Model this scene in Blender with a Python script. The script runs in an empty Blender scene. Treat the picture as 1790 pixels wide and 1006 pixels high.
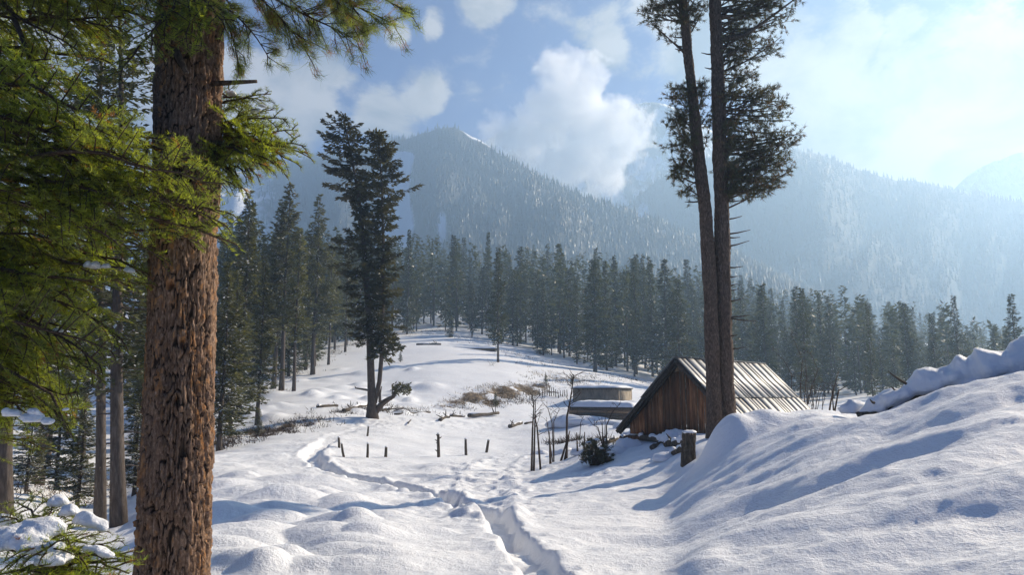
import bpy, math, random
import numpy as np
from mathutils import Vector, Matrix

SC = bpy.context.scene
COL = SC.collection
R = math.radians

# ------------------------------------------------------------------ camera
EYE = 1.65
F = 1293.0                      # focal length in photograph pixels (26 mm)
PIT = math.atan(187 / F)        # camera tilts up; the horizon lies at py 690
cam_d = bpy.data.cameras.new('camera'); cam = bpy.data.objects.new('camera', cam_d)
COL.objects.link(cam); SC.camera = cam
cam_d.lens = 26; cam_d.sensor_width = 36; cam_d.clip_start = 0.05; cam_d.clip_end = 20000
cam.location = (0, 0, EYE); cam.rotation_euler = (math.pi / 2 + PIT, 0, 0)

def P(px, py, y):
    """world point at forward distance y behind photograph pixel (px, py)"""
    u = (px - 895) / F; v = (503 - py) / F
    dx = u; dy = math.cos(PIT) - v * math.sin(PIT); dz = math.sin(PIT) + v * math.cos(PIT)
    t = y / dy
    return Vector((dx * t, y, EYE + dz * t))
def slope(py): return math.tan(PIT + math.atan((503 - py) / F))
def DIR(px, py):
    p = P(px, py, 1.0) - Vector((0, 0, EYE)); return p.normalized()

# ------------------------------------------------------------------ light
SUN_AZ, SUN_EL = 54, 30         # degrees right of the view axis, above the horizon
SUN_STRENGTH, SKY_STRENGTH, EXPOSURE = 5.0, 0.05, 0.82
SC.view_settings.view_transform = 'Standard'; SC.view_settings.look = 'None'
SC.view_settings.exposure = EXPOSURE; SC.view_settings.gamma = 1.0; SC.view_settings.use_curve_mapping = False
SC.render.engine = 'CYCLES'
SC.cycles.use_denoising = True
SC.cycles.max_bounces = 6; SC.cycles.diffuse_bounces = 3; SC.cycles.glossy_bounces = 2
SC.cycles.transmission_bounces = 3; SC.cycles.volume_bounces = 3; SC.cycles.transparent_max_bounces = 6
SC.cycles.volume_step_rate = 1.0; SC.cycles.volume_max_steps = 128

class NT:
    """tiny node-tree helper"""
    def __init__(s, tree): s.t = tree; s.n = tree.nodes; s.l = tree.links
    def add(s, kind, **kw):
        n = s.n.new(kind)
        for k, v in kw.items(): setattr(n, k, v)
        return n
    def link(s, a, b): s.l.new(a, b)
    def math(s, op, a, b=None, clamp=False):
        n = s.add('ShaderNodeMath', operation=op, use_clamp=clamp)
        for i, x in enumerate((a, b)):
            if x is None: continue
            if isinstance(x, (int, float)): n.inputs[i].default_value = x
            else: s.link(x, n.inputs[i])
        return n.outputs[0]
    def vmath(s, op, a, b=None):
        n = s.add('ShaderNodeVectorMath', operation=op)
        for i, x in enumerate((a, b)):
            if x is None: continue
            if isinstance(x, (tuple, list, Vector)): n.inputs[i].default_value = tuple(x)
            else: s.link(x, n.inputs[i])
        return n.outputs['Value'] if op in ('DISTANCE', 'DOT_PRODUCT', 'LENGTH') else n.outputs[0]
    def noise(s, vec, scale, detail=4, rough=0.55, dist=0.0):
        n = s.add('ShaderNodeTexNoise'); n.inputs['Scale'].default_value = scale
        n.inputs['Detail'].default_value = detail; n.inputs['Roughness'].default_value = rough
        n.inputs['Distortion'].default_value = dist
        if vec is not None: s.link(vec, n.inputs['Vector'])
        return n.outputs[0]
    def ramp(s, fac, stops):
        n = s.add('ShaderNodeValToRGB'); e = n.color_ramp.elements
        while len(e) < len(stops): e.new(0.5)
        for k, (p, c) in enumerate(stops):
            e[k].position = p; e[k].color = (c[0], c[1], c[2], 1) if isinstance(c, (tuple, list)) else (c, c, c, 1)
        s.link(fac, n.inputs[0]); return n.outputs[0]
    def smooth(s, x, a, b):
        n = s.add('ShaderNodeMapRange', interpolation_type='SMOOTHSTEP')
        s.link(x, n.inputs['Value']); n.inputs['From Min'].default_value = a; n.inputs['From Max'].default_value = b
        return n.outputs[0]
    def mix(s, f, a, b, mode='MIX'):
        n = s.add('ShaderNodeMix', data_type='RGBA', blend_type=mode)
        for i, x in ((0, f), (6, a), (7, b)):
            if isinstance(x, (int, float)): n.inputs[i].default_value = x if i == 0 else (x, x, x, 1)
            elif isinstance(x, (tuple, list)): n.inputs[i].default_value = (x[0], x[1], x[2], 1)
            else: s.link(x, n.inputs[i])
        return n.outputs[2]
    def scale(s, vec, sc):
        return s.vmath('MULTIPLY', vec, sc)

world = bpy.data.worlds.new('World'); SC.world = world; world.use_nodes = True
W = NT(world.node_tree); bg = W.n['Background']
sky = W.add('ShaderNodeTexSky', sky_type='NISHITA', sun_disc=False)
sky.sun_elevation = R(SUN_EL); sky.sun_rotation = R(SUN_AZ)
sky.altitude = 2800; sky.air_density = 1.0; sky.dust_density = 0.03; sky.ozone_density = 5.0
tc = W.add('ShaderNodeTexCoord')
dirv = W.vmath("NORMALIZE", tc.outputs["Generated"])
wn = W.add("ShaderNodeTexNoise"); wn.inputs["Scale"].default_value = 7; wn.inputs["Detail"].default_value = 6; W.link(dirv, wn.inputs["Vector"])
warp = W.vmath("ADD", dirv, W.vmath("MULTIPLY", W.vmath("SUBTRACT", wn.outputs["Color"], (.5, .5, .5)), (.09, .09, .07)))
# cloud banks: soft masks round directions in the sky, broken up by noise
blobs = [(1400, 200, .13), (1490, 215, .15), (1620, 210, .17), (1760, 200, .17), (1900, 200, .18), (1500, 300, .13),
         (1640, 300, .13), (1790, 280, .14), (1490, 60, .06), (1390, 110, .06), (1590, 50, .045), (1560, 85, .04), (1700, 150, .10),
         (840, -5, .05), (735, 150, .05), (745, 32, .03), (688, 50, .028), (650, 190, .06), (520, 165, .09), (460, 180, .09),
         (1050, 72, .05), (1300, 60, .12), (1220, 20, .12), (2050, 200, .22), (2250, 220, .22), (250, 180, .16), (-50, 150, .2)]
bias = None
for (bx_, by_, br_) in blobs:
    d = W.vmath('DISTANCE', warp, DIR(bx_, by_))
    g = W.math('SUBTRACT', 1.0, W.math('DIVIDE', d, br_), clamp=True)
    bias = g if bias is None else W.math('MAXIMUM', bias, g)
nv = W.scale(dirv, (1, 1, 1.5))
n1 = W.noise(nv, 11, 10, .62, .25)
n2 = W.noise(nv, 3.2, 6, .55, .2)
dens = W.math('ADD', W.math('MULTIPLY', bias, 1.0), W.math('MULTIPLY', W.math('SUBTRACT', n1, .5), 1.9))
alpha = W.smooth(dens, .12, .52)
thin = W.math('MULTIPLY', W.smooth(n2, .50, .80), .35)
alpha = W.math('MAXIMUM', alpha, thin)
shade = W.noise(W.vmath('ADD', nv, (0, 0, .03)), 7.5, 7, .55, .3)
ccol = W.ramp(shade, [(.40, (.34, .40, .48)), (.60, (1.0, 1.0, 1.0))])
ccol = W.vmath('MULTIPLY', ccol, (6.6, 6.3, 6.0))
blue = W.vmath('MULTIPLY', sky.outputs[0], (.21, .49, .92))
skyc = W.mix(alpha, blue, ccol)
W.link(skyc, bg.inputs[0]); bg.inputs[1].default_value = SKY_STRENGTH

sun_d = bpy.data.lights.new('sun', 'SUN'); sun = bpy.data.objects.new('sun', sun_d); COL.objects.link(sun)
sun_d.energy = SUN_STRENGTH; sun_d.angle = R(0.55); sun_d.color = (1.0, 0.86, 0.67)
sdir = Vector((math.sin(R(SUN_AZ)) * math.cos(R(SUN_EL)), math.cos(R(SUN_AZ)) * math.cos(R(SUN_EL)), math.sin(R(SUN_EL))))
sun.rotation_euler = sdir.to_track_quat('Z', 'Y').to_euler(); sun.location = sdir * 60

# ------------------------------------------------------------------ numpy noise
def _h(ix, iy, seed=0):
    n = (ix.astype(np.int64) * 374761393 + iy.astype(np.int64) * 668265263 + seed * 1442695041) & 0xffffffff
    n = ((n ^ (n >> 13)) * 1274126177) & 0xffffffff
    return ((n ^ (n >> 16)) & 0xffff) / 65535.0
def vnoise(x, y, seed=0):
    ix = np.floor(x); iy = np.floor(y); fx = x - ix; fy = y - iy
    fx = fx * fx * fx * (fx * (fx * 6 - 15) + 10); fy = fy * fy * fy * (fy * (fy * 6 - 15) + 10)
    a = _h(ix, iy, seed); b = _h(ix + 1, iy, seed); c = _h(ix, iy + 1, seed); d = _h(ix + 1, iy + 1, seed)
    return (a + (b - a) * fx) * (1 - fy) + (c + (d - c) * fx) * fy
def fbm(x, y, seed=0, oct=4, gain=.5):
    s = 0; a = 1; t = 0
    for o in range(oct):
        s = s + a * (vnoise(x * 2 ** o + 17.3 * o, y * 2 ** o - 9.1 * o, seed + o) - .5); t += a; a *= gain
    return s / t * 2
def cells(x, y, seed=0, both=False):
    """F1, F2 and the random of the nearest cell"""
    ix = np.floor(x); iy = np.floor(y)
    f1 = np.full(x.shape, 9.); f2 = np.full(x.shape, 9.); rid = np.zeros(x.shape); r2 = np.zeros(x.shape)
    for dx in (-1, 0, 1):
        for dy in (-1, 0, 1):
            cx = ix + dx; cy = iy + dy
            d = np.hypot(cx + _h(cx, cy, seed) - x, cy + _h(cx, cy, seed + 5) - y)
            r = _h(cx, cy, seed + 9)
            m = d < f1; m2 = ~m & (d < f2); r2 = np.where(m, rid, np.where(m2, r, r2))
            f2 = np.where(m, f1, np.minimum(f2, d)); rid = np.where(m, r, rid); f1 = np.where(m, d, f1)
    return (f1, f2, rid, r2) if both else (f1, f2, rid)
def sstep(a, b, x):
    t = np.clip((x - a) / (b - a), 0, 1); return t * t * (3 - 2 * t)

# ------------------------------------------------------------------ mesh helpers
def mesh_from(name, parts, mats, smooth=False, uv=None):
    """parts: (verts (n,3), faces (m,k), material index, tint per face or scalar)"""
    vs = []; loops = []; starts = []; mi = []; tn = []; off = 0; lo = 0
    for p in parts:
        v, f, m = p[0], np.asarray(p[1]), p[2]; t = p[3] if len(p) > 3 else .5
        v = np.asarray(v, dtype=np.float32).reshape(-1, 3); n, k = f.shape
        vs.append(v); loops.append((f + off).ravel()); starts.append(lo + np.arange(n) * k)
        mi.append(np.full(n, m)); tn.append(np.broadcast_to(np.asarray(t, dtype=np.float32), (n,)))
        off += len(v); lo += n * k
    vs = np.concatenate(vs); loops = np.concatenate(loops); starts = np.concatenate(starts)
    me = bpy.data.meshes.new(name)
    me.vertices.add(len(vs)); me.vertices.foreach_set('co', vs.ravel())
    me.loops.add(len(loops)); me.loops.foreach_set('vertex_index', loops.astype(np.int32))
    me.polygons.add(len(starts)); me.polygons.foreach_set('loop_start', starts.astype(np.int32))
    me.polygons.foreach_set('material_index', np.concatenate(mi).astype(np.int32))
    a = me.attributes.new('tint', 'FLOAT', 'FACE'); a.data.foreach_set('value', np.concatenate(tn).astype(np.float32))
    for m in mats: me.materials.append(m)
    me.update(calc_edges=True)
    if smooth: me.polygons.foreach_set('use_smooth', np.ones(len(starts), dtype=bool))
    me.validate()
    return me
def obj(name, me, parent=None, loc=None):
    o = bpy.data.objects.new(name, me); COL.objects.link(o)
    if parent is not None: o.parent = parent
    if loc is not None: o.location = loc
    return o
def tag(o, label=None, cat=None, group=None, kind=None):
    for k, v in (('label', label), ('category', cat), ('group', group), ('kind', kind)):
        if v: o[k] = v
    return o
def thing(name, label, cat, loc, group=None, rz=0):
    o = obj(name, None, None, loc); o.rotation_euler.z = rz; o.empty_display_size = .2
    return tag(o, label, cat, group)
def tube(path, rad, seg=8, cap=True):
    path = np.asarray(path, dtype=float); n = len(path); rad = np.broadcast_to(np.asarray(rad, dtype=float), (n,))
    d = np.gradient(path, axis=0); d /= np.linalg.norm(d, axis=1)[:, None] + 1e-9
    ref = np.array([0, 0, 1.]) if abs(d[0, 2]) < .8 else np.array([0, 1., 0])
    a = np.cross(d, ref); a /= np.linalg.norm(a, axis=1)[:, None] + 1e-9; b = np.cross(d, a)
    th = np.arange(seg) * 2 * np.pi / seg
    v = path[:, None, :] + rad[:, None, None] * (a[:, None, :] * np.cos(th)[None, :, None] + b[:, None, :] * np.sin(th)[None, :, None])
    i = np.arange(n - 1)[:, None] * seg; j = np.arange(seg)[None, :]; j2 = (j + 1) % seg
    f = np.stack([i + j, i + j2, i + seg + j2, i + seg + j], -1).reshape(-1, 4)
    v = v.reshape(-1, 3)
    if cap:
        v = np.concatenate([v, path[[0]], path[[-1]]]); c0 = n * seg; c1 = c0 + 1
        jj = np.arange(seg); k = (jj + 1) % seg; l = (n - 1) * seg
        f = np.concatenate([f, np.stack([np.full(seg, c0), k, jj, jj], -1), np.stack([np.full(seg, c1), l + jj, l + k, l + k], -1)])
    return v, f
def clean(vf):
    """drop the doubled corner of cap quads by turning all into triangles"""
    v, f = vf
    t = np.concatenate([f[:, [0, 1, 2]], f[:, [0, 2, 3]]]); ok = (t[:, 0] != t[:, 1]) & (t[:, 1] != t[:, 2]) & (t[:, 0] != t[:, 2])
    return v, t[ok]
def TB(path, rad, seg=8): return clean(tube(path, rad, seg))
def box(cx, cy, cz, sx, sy, sz):
    v = np.array([[x, y, z] for x in (-.5, .5) for y in (-.5, .5) for z in (-.5, .5)]) * (sx, sy, sz) + (cx, cy, cz)
    f = np.array([[0, 1, 3, 2], [4, 6, 7, 5], [0, 4, 5, 1], [2, 3, 7, 6], [0, 2, 6, 4], [1, 5, 7, 3]])
    return v, f
def prism(poly, t):
    """a polygon in the xz plane, made t thick along y"""
    n = len(poly); p = np.array([[a, -t / 2, b] for a, b in poly] + [[a, t / 2, b] for a, b in poly])
    tri = [[0, i, i + 1] for i in range(1, n - 1)] + [[n, n + i + 1, n + i] for i in range(1, n - 1)]
    for i in range(n):
        j = (i + 1) % n; tri += [[i, i + n, j + n], [i, j + n, j]]
    return p, np.array(tri)
def grid_faces(nr, nc):
    i = np.arange(nr - 1)[:, None] * nc; j = np.arange(nc - 1)[None, :]
    return np.stack([i + j, i + j + 1, i + nc + j + 1, i + nc + j], -1).reshape(-1, 4)
def blob(rng, rx, ry, rz, rough=.25, nu=18, nv=10, flat=-.35):
    """a lumpy mound of snow or earth, flat underneath"""
    th = np.linspace(0, 2 * np.pi, nu, endpoint=False); ph = np.linspace(0.02, np.pi - .02, nv)
    T, Ph = np.meshgrid(th, ph); o = rng.uniform(0, 99)
    d = np.stack([np.sin(Ph) * np.cos(T), np.sin(Ph) * np.sin(T), np.cos(Ph)], -1)
    r = 1 + rough * fbm(d[..., 0] * 2.3 + o + d[..., 2], d[..., 1] * 2.3 - o + d[..., 2] * .7, 3, 3)
    v = d * r[..., None]; v[..., 2] = np.maximum(v[..., 2], flat)
    v = v * (rx, ry, rz)
    i = np.arange(nv - 1)[:, None] * nu; j = np.arange(nu)[None, :]; k = (j + 1) % nu
    f = np.stack([i + j, i + nu + j, i + nu + k, i + k], -1).reshape(-1, 4)
    return v.reshape(-1, 3), f

# ------------------------------------------------------------------ materials
def mat(name):
    m = bpy.data.materials.new(name); m.use_nodes = True
    t = NT(m.node_tree); b = t.n['Principled BSDF']; o = t.n['Material Output']
    return m, t, b, o
def bump(t, h, strength, dist, bsdf):
    n = t.add('ShaderNodeBump'); n.inputs['Strength'].default_value = strength; n.inputs['Distance'].default_value = dist
    t.link(h, n.inputs['Height']); t.link(n.outputs[0], bsdf.inputs['Normal'])
def geo(t): return t.add('ShaderNodeNewGeometry').outputs['Position']
def oco(t): return t.add('ShaderNodeTexCoord').outputs['Object']
def attr(t, n): return t.add('ShaderNodeAttribute', attribute_name=n).outputs['Fac']

def m_snow(name='snow', ground=False):
    m, t, b, o = mat(name); p = geo(t)
    col = t.ramp(t.noise(p, .7, 4), [(.3, (.83, .84, .86)), (.7, (.90, .90, .90))])
    if ground:
        soil = t.ramp(t.noise(p, 3.5, 6, .65), [(.3, (.035, .026, .018)), (.5, (.16, .105, .05)), (.72, (.36, .255, .13))])
        n = t.noise(t.scale(p, (1, 1, 1.6)), 1.3, 7, .68, .4)
        br = t.math('ADD', t.math('SUBTRACT', attr(t, 'bare'), 1.0), t.math('MULTIPLY', t.noise(t.scale(p, (1.0, .5, 1.0)), .9, 7, .7, .6), 1.0))
        col = t.mix(t.smooth(br, .40, .56), col, soil)
    t.link(col, b.inputs['Base Color']); b.inputs['Roughness'].default_value = .62
    b.inputs['Specular IOR Level'].default_value = .25
    h = t.math('ADD', t.math('MULTIPLY', t.noise(p, 6, 6, .6), .5), t.math('ADD', t.math('MULTIPLY', t.noise(p, 34, 4, .7), .16), t.math('MULTIPLY', t.noise(p, 110, 3, .7), .05)))
    bump(t, h, .95, .09, b)
    return m
M_GROUND = m_snow('snow_cover', True)
M_SNOW = m_snow('snow')

def m_needle(name, dark, light, trans=.35, brown=None):
    m, t, b, o = mat(name)
    f = attr(t, 'tint'); oi = t.add('ShaderNodeObjectInfo').outputs['Random']
    st = [(0, dark), (1, light)] if brown is None else [(0, brown), (.10, brown), (.14, dark), (1, light)]
    c = t.ramp(f, st)
    c = t.mix(1.0, c, t.ramp(oi, [(0, (.8, .8, .85)), (1, (1.15, 1.15, 1.0))]), 'MULTIPLY')
    t.n.remove(b)
    d = t.add('ShaderNodeBsdfDiffuse'); tr = t.add('ShaderNodeBsdfTranslucent'); gl = t.add('ShaderNodeBsdfGlossy')
    gl.inputs['Roughness'].default_value = .42
    t.link(c, d.inputs[0]); t.link(t.mix(1.0, c, (1.75, 1.7, .6), 'MULTIPLY'), tr.inputs[0])
    mx = t.add('ShaderNodeMixShader'); mx.inputs[0].default_value = trans; t.link(d.outputs[0], mx.inputs[1]); t.link(tr.outputs[0], mx.inputs[2])
    m2 = t.add('ShaderNodeMixShader'); m2.inputs[0].default_value = .05; t.link(mx.outputs[0], m2.inputs[1]); t.link(gl.outputs[0], m2.inputs[2])
    t.link(m2.outputs[0], o.inputs[0])
    return m
M_FIR_NEAR = m_needle('fir_needles_near', (.022, .045, .012), (.35, .40, .07), .6, (.22, .10, .03))
M_FIR = m_needle('fir_needles', (.026, .036, .02), (.095, .10, .048), .3)
M_PINE = m_needle('pine_needles', (.03, .034, .015), (.12, .105, .04), .35, (.12, .07, .03))
M_FROST = m_needle('frosted_needles', (.045, .055, .034), (.17, .165, .09), .35)
M_FAR = m_needle('far_needles', (.018, .026, .022), (.028, .036, .028), .1)

def m_bark(name, a, b_, c, sc=(30, 30, 5), bs=.6, bd=.03):
    m, t, b, o = mat(name); p = oco(t)
    n = t.noise(t.scale(p, sc), 1.0, 6, .65, .5)
    col = t.ramp(n, [(.3, a), (.52, b_), (.72, c)])
    t.link(col, b.inputs['Base Color']); b.inputs['Roughness'].default_value = .85; b.inputs['Specular IOR Level'].default_value = .15
    bump(t, n, bs, bd, b); return m
M_BARK = m_bark('bark', (.035, .026, .02), (.095, .07, .055), (.18, .14, .11))
M_BARK_FAR = m_bark('bark_far', (.05, .04, .034), (.10, .08, .065), (.17, .14, .12), (14, 14, 2.5))
M_TWIG = m_bark('twig', (.04, .028, .02), (.08, .055, .04), (.14, .10, .07), (40, 40, 40), .3, .01)
M_DEAD = m_bark('weathered_wood', (.03, .024, .02), (.09, .07, .05), (.2, .16, .12), (18, 18, 4), .6, .02)

def m_bark_near():
    m, t, b, o = mat('bark_plates'); p = oco(t)
    pl = attr(t, 'plate'); dp = attr(t, 'depth')
    base = t.ramp(t.noise(t.scale(p, (60, 60, 22)), 1, 6, .7, .6), [(.3, (.075, .043, .026)), (.52, (.22, .138, .09)), (.75, (.46, .33, .24))])
    org = t.ramp(t.noise(t.scale(p, (34, 34, 14)), 1, 4, .6, .3), [(.35, (.24, .115, .05)), (.7, (.46, .25, .115))])
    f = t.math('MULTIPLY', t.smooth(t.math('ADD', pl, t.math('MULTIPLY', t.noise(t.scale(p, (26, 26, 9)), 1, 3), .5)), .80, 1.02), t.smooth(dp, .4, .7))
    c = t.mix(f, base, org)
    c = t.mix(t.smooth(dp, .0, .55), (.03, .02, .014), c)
    t.link(c, b.inputs['Base Color']); b.inputs['Roughness'].default_value = .85; b.inputs['Specular IOR Level'].default_value = .15
    h = t.math('ADD', t.noise(t.scale(p, (90, 90, 40)), 1, 5, .65), t.noise(t.scale(p, (30, 30, 90)), 1, 3, .5))
    bump(t, h, .5, .012, b); return m
M_BARK_NEAR = m_bark_near()

def m_plank(name, a, b_, c):
    m, t, b, o = mat(name); p = oco(t); oi = t.add('ShaderNodeObjectInfo').outputs['Random']
    off = t.add('ShaderNodeCombineXYZ'); t.link(t.math('MULTIPLY', oi, 37.0), off.inputs[0])
    q = t.vmath('ADD', t.scale(p, (26, 26, 1.6)), off.outputs[0])
    n = t.noise(q, 1.0, 6, .65, .6)
    col = t.ramp(n, [(.28, a), (.5, b_), (.75, c)])
    col = t.mix(1.0, col, t.ramp(oi, [(0, (.45, .45, .48)), (.5, (.95, .93, .9)), (1, (1.5, 1.3, 1.1))]), 'MULTIPLY')
    t.link(col, b.inputs['Base Color']); b.inputs['Roughness'].default_value = .75; b.inputs['Specular IOR Level'].default_value = .2
    bump(t, n, .5, .02, b); return m
M_PLANK = m_plank('brown_planks', (.06, .029, .015), (.24, .115, .055), (.45, .26, .145))
M_PLANK_GREY = m_plank('grey_planks', (.07, .05, .035), (.20, .15, .105), (.33, .26, .19))
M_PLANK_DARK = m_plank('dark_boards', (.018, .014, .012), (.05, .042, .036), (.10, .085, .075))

def m_sheet():
    m, t, b, o = mat('weathered_tin_sheet'); p = oco(t); oi = t.add('ShaderNodeObjectInfo').outputs['Random']
    off = t.add('ShaderNodeCombineXYZ'); t.link(t.math('MULTIPLY', oi, 51.0), off.inputs[1])
    q = t.vmath('ADD', p, off.outputs[0])
    n = t.noise(t.scale(q, (1.2, 9, 9)), 1, 6, .65, .3); n3 = t.noise(q, 5, 6, .7, .2)
    base = t.ramp(oi, [(0, (.13, .135, .14)), (.25, (.18, .185, .19)), (.5, (.15, .148, .145)), (.75, (.22, .225, .23)), (1, (.17, .168, .165))])
    rust = t.ramp(n3, [(.4, (.20, .13, .085)), (.7, (.32, .23, .16))])
    c = t.mix(t.math('MULTIPLY', t.smooth(n, .48, .68), .3), base, rust)
    c = t.mix(t.math('MULTIPLY', t.smooth(n3, .56, .7), .5), c, (.10, .09, .085))
    t.link(c, b.inputs['Base Color']); b.inputs['Metallic'].default_value = .12
    t.link(t.ramp(n3, [(.3, .38), (.7, .6)]), b.inputs['Roughness'])
    bump(t, n3, .2, .015, b); return m
M_SHEET = m_sheet()
def m_mud():
    m, t, b, o = mat('mud_wall'); p = oco(t)
    n = t.noise(t.scale(p, (1, 1, .6)), 2.2, 7, .65, .3)
    t.link(t.ramp(n, [(.3, (.13, .10, .07)), (.55, (.26, .205, .14)), (.75, (.34, .28, .20))]), b.inputs['Base Color'])
    b.inputs['Roughness'].default_value = .9; bump(t, n, .5, .06, b); return m
M_MUD = m_mud()
def m_cut():
    m, t, b, o = mat('fresh_cut_wood'); p = oco(t)
    t.link(t.ramp(t.noise(p, 20, 4), [(.3, (.28, .17, .08)), (.7, (.46, .31, .17))]), b.inputs['Base Color']); b.inputs['Roughness'].default_value = .8
    return m
M_CUT = m_cut()
def m_grass():
    m, t, b, o = mat('dry_grass'); t.link(t.ramp(attr(t, 'tint'), [(0, (.09, .055, .025)), (.5, (.26, .17, .075)), (1, (.42, .31, .16))]), b.inputs['Base Color'])
    b.inputs['Roughness'].default_value = .8; return m
M_GRASS = m_grass()
def m_mountain(snowline, forest):
    m, t, b, o = mat('mountain_slope'); p = geo(t)
    nz = t.add('ShaderNodeSeparateXYZ'); t.link(p, nz.inputs[0])
    n = t.noise(t.scale(p, (1, .35, .35)), .03, 8, .68, .4); n2 = t.noise(p, .012, 6, .6, .2)
    rock = t.ramp(t.noise(p, .09, 6, .7), [(.3, (.05, .05, .055)), (.7, (.16, .15, .15))])
    dark = t.ramp(n, [(.35, (.020, .026, .024)), (.7, (.036, .042, .038))])
    hz = t.math('DIVIDE', t.math('SUBTRACT', nz.outputs[2], snowline), 120.0)
    bare = t.math('ADD', attr(t, 'bare'), 0.0)
    low = t.mix(t.smooth(t.math('ADD', bare, t.math('MULTIPLY', n, .6)), .75, .95), dark, (.80, .83, .88))
    high = t.mix(t.smooth(n, .46, .56), rock, (.82, .85, .9))
    c = t.mix(t.smooth(t.math('ADD', hz, t.math('MULTIPLY', t.math('SUBTRACT', n2, .5), 1.0)), .35, .65), low, high)
    t.link(c, b.inputs['Base Color']); b.inputs['Roughness'].default_value = .9
    bump(t, n, 1.0, 14.0, b); return m

# ================================================================== TERRAIN
def pchip(xs, ys, q):
    xs = np.asarray(xs, float); ys = np.asarray(ys, float)
    h = np.diff(xs); d = np.diff(ys, axis=0) / (h[:, None] if ys.ndim > 1 else h)
    m = np.zeros_like(ys); m[0] = d[0]; m[-1] = d[-1]
    a, b = d[:-1], d[1:]
    with np.errstate(divide='ignore', invalid='ignore'):
        m[1:-1] = np.where(a * b > 0, 2 * a * b / (a + b), 0)
    i = np.clip(np.searchsorted(xs, q) - 1, 0, len(xs) - 2); t = (q - xs[i]) / h[i]; hh = h[i]
    if ys.ndim > 1: t = t[:, None]; hh = hh[:, None]
    return (2*t**3-3*t**2+1)*ys[i] + (t**3-2*t**2+t)*hh*m[i] + (-2*t**3+3*t**2)*ys[i+1] + (t**3-t**2)*hh*m[i+1]

PROF = {   # photograph column: (forward distance, row where the ground shows)
 -900: [(8, 1000), (14, 900), (21, 850), (40, 790), (80, 710), (170, 620), (260, 580), (420, 560)],
 -300: [(8, 1050), (14, 950), (21, 890), (30, 850), (40, 815), (60, 765), (80, 730), (110, 690), (170, 630), (260, 580), (420, 555)],
 0:    [(8, 1050), (14, 965), (21, 900), (30, 855), (40, 825), (60, 775), (80, 735), (110, 690), (170, 630), (260, 580), (420, 550)],
 200:  [(8, 1035), (14, 965), (21, 925), (30, 885), (40, 850), (60, 795), (80, 755), (110, 710), (170, 640), (260, 585), (420, 545)],
 370:  [(8, 1000), (14, 905), (21, 848), (30, 796), (34, 797), (40, 785), (50, 760), (60, 735), (80, 692), (110, 655), (170, 600), (260, 560), (420, 530)],
 540:  [(8, 1003), (14, 905), (21, 850), (30, 800), (42, 760), (46, 757), (52, 738), (60, 712), (80, 675), (110, 635), (170, 590), (260, 555), (420, 525)],
 650:  [(8, 1003), (14, 905), (21, 855), (30, 812), (42, 767), (55, 735), (62, 718), (75, 690), (90, 655), (120, 615), (170, 580), (260, 550), (420, 520)],
 760:  [(8, 1003), (14, 905), (21, 858), (30, 818), (40, 786), (50, 757), (62, 728), (70, 708), (82, 665), (120, 610), (170, 578), (260, 550), (420, 520)],
 870:  [(8, 1003), (13, 912), (20, 862), (30, 820), (40, 790), (50, 764), (62, 740), (72, 710), (84, 665), (110, 630), (165, 592), (260, 555), (420, 520)],
 960:  [(8, 1000), (13, 915), (20, 855), (28, 815), (38, 787), (50, 757), (62, 735), (76, 708), (86, 672), (110, 645), (160, 612), (260, 565), (420, 525)],
 1060: [(8, 1000), (13, 920), (20, 845), (26, 793), (32, 768), (40, 758), (50, 740), (62, 720), (78, 696), (95, 670), (120, 652), (160, 630), (260, 575), (420, 530)],
 1150: [(8, 1000), (12, 935), (17, 865), (22, 808), (27, 768), (35, 755), (50, 737), (65, 717), (80, 698), (110, 676), (150, 656), (260, 590), (420, 540)],
 1220: [(7, 1000), (11, 920), (15, 845), (19, 793), (23, 765), (28, 757), (50, 737), (80, 702), (150, 668), (260, 610), (420, 555)],
 1300: [(7, 985), (11, 890), (14, 815), (17, 768), (20, 758), (24, 762), (30, 766), (50, 742), (80, 710), (150, 680), (260, 630), (420, 570)],
 1430: [(7, 960), (10, 860), (13, 780), (16, 730), (19, 738), (24, 752), (32, 758), (50, 738), (80, 716), (130, 692), (260, 645), (420, 590)],
 1530: [(7, 935), (10, 820), (13, 755), (16, 726), (20, 742), (30, 752), (60, 714), (130, 689), (260, 650), (420, 600)],
 1650: [(7, 900), (10, 780), (13, 710), (15.5, 683), (20, 690), (30, 715), (60, 712), (130, 690), (260, 655), (420, 610)],
 1790: [(7, 860), (10, 735), (12, 680), (14.5, 646), (18, 650), (30, 685), (60, 705), (130, 690), (260, 658), (420, 615)],
 2100: [(7, 770), (10, 650), (14, 575), (20, 575), (40, 640), (60, 680), (130, 690), (260, 660), (420, 620)],
 2700: [(7, 700), (10, 600), (14, 520), (20, 510), (40, 600), (60, 660), (130, 690), (260, 665), (420, 625)],
}
LY = np.linspace(0, math.log(760), 420); YY = np.exp(LY)
cs = []; zc = []
for px, pr in PROF.items():
    ys = [1.0, 3.0] + [a for a, _ in pr] + [760.0]
    z8 = EYE + slope(pr[0][1]) * pr[0][0]
    zs = [z8 * .1, z8 * .4] + [EYE + slope(b) * a for a, b in pr]
    zs.append(zs[-1] + 25)
    cs.append((px - 895) / F / 1.015); zc.append(pchip(np.log(ys), zs, LY))
zc = np.array(zc)
SS = np.linspace(cs[0], cs[-1], 520)
ZB = pchip(np.array(cs), zc, SS)
k = np.exp(-np.linspace(-2, 2, 9) ** 2); k /= k.sum()
ZB = np.apply_along_axis(lambda a: np.convolve(np.pad(a, 4, mode='edge'), k, 'valid'), 1, ZB)
k = np.exp(-np.linspace(-2, 2, 11) ** 2); k /= k.sum()
ZB = np.apply_along_axis(lambda a: np.convolve(np.pad(a, 5, mode='edge'), k, 'valid'), 0, ZB)
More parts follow.
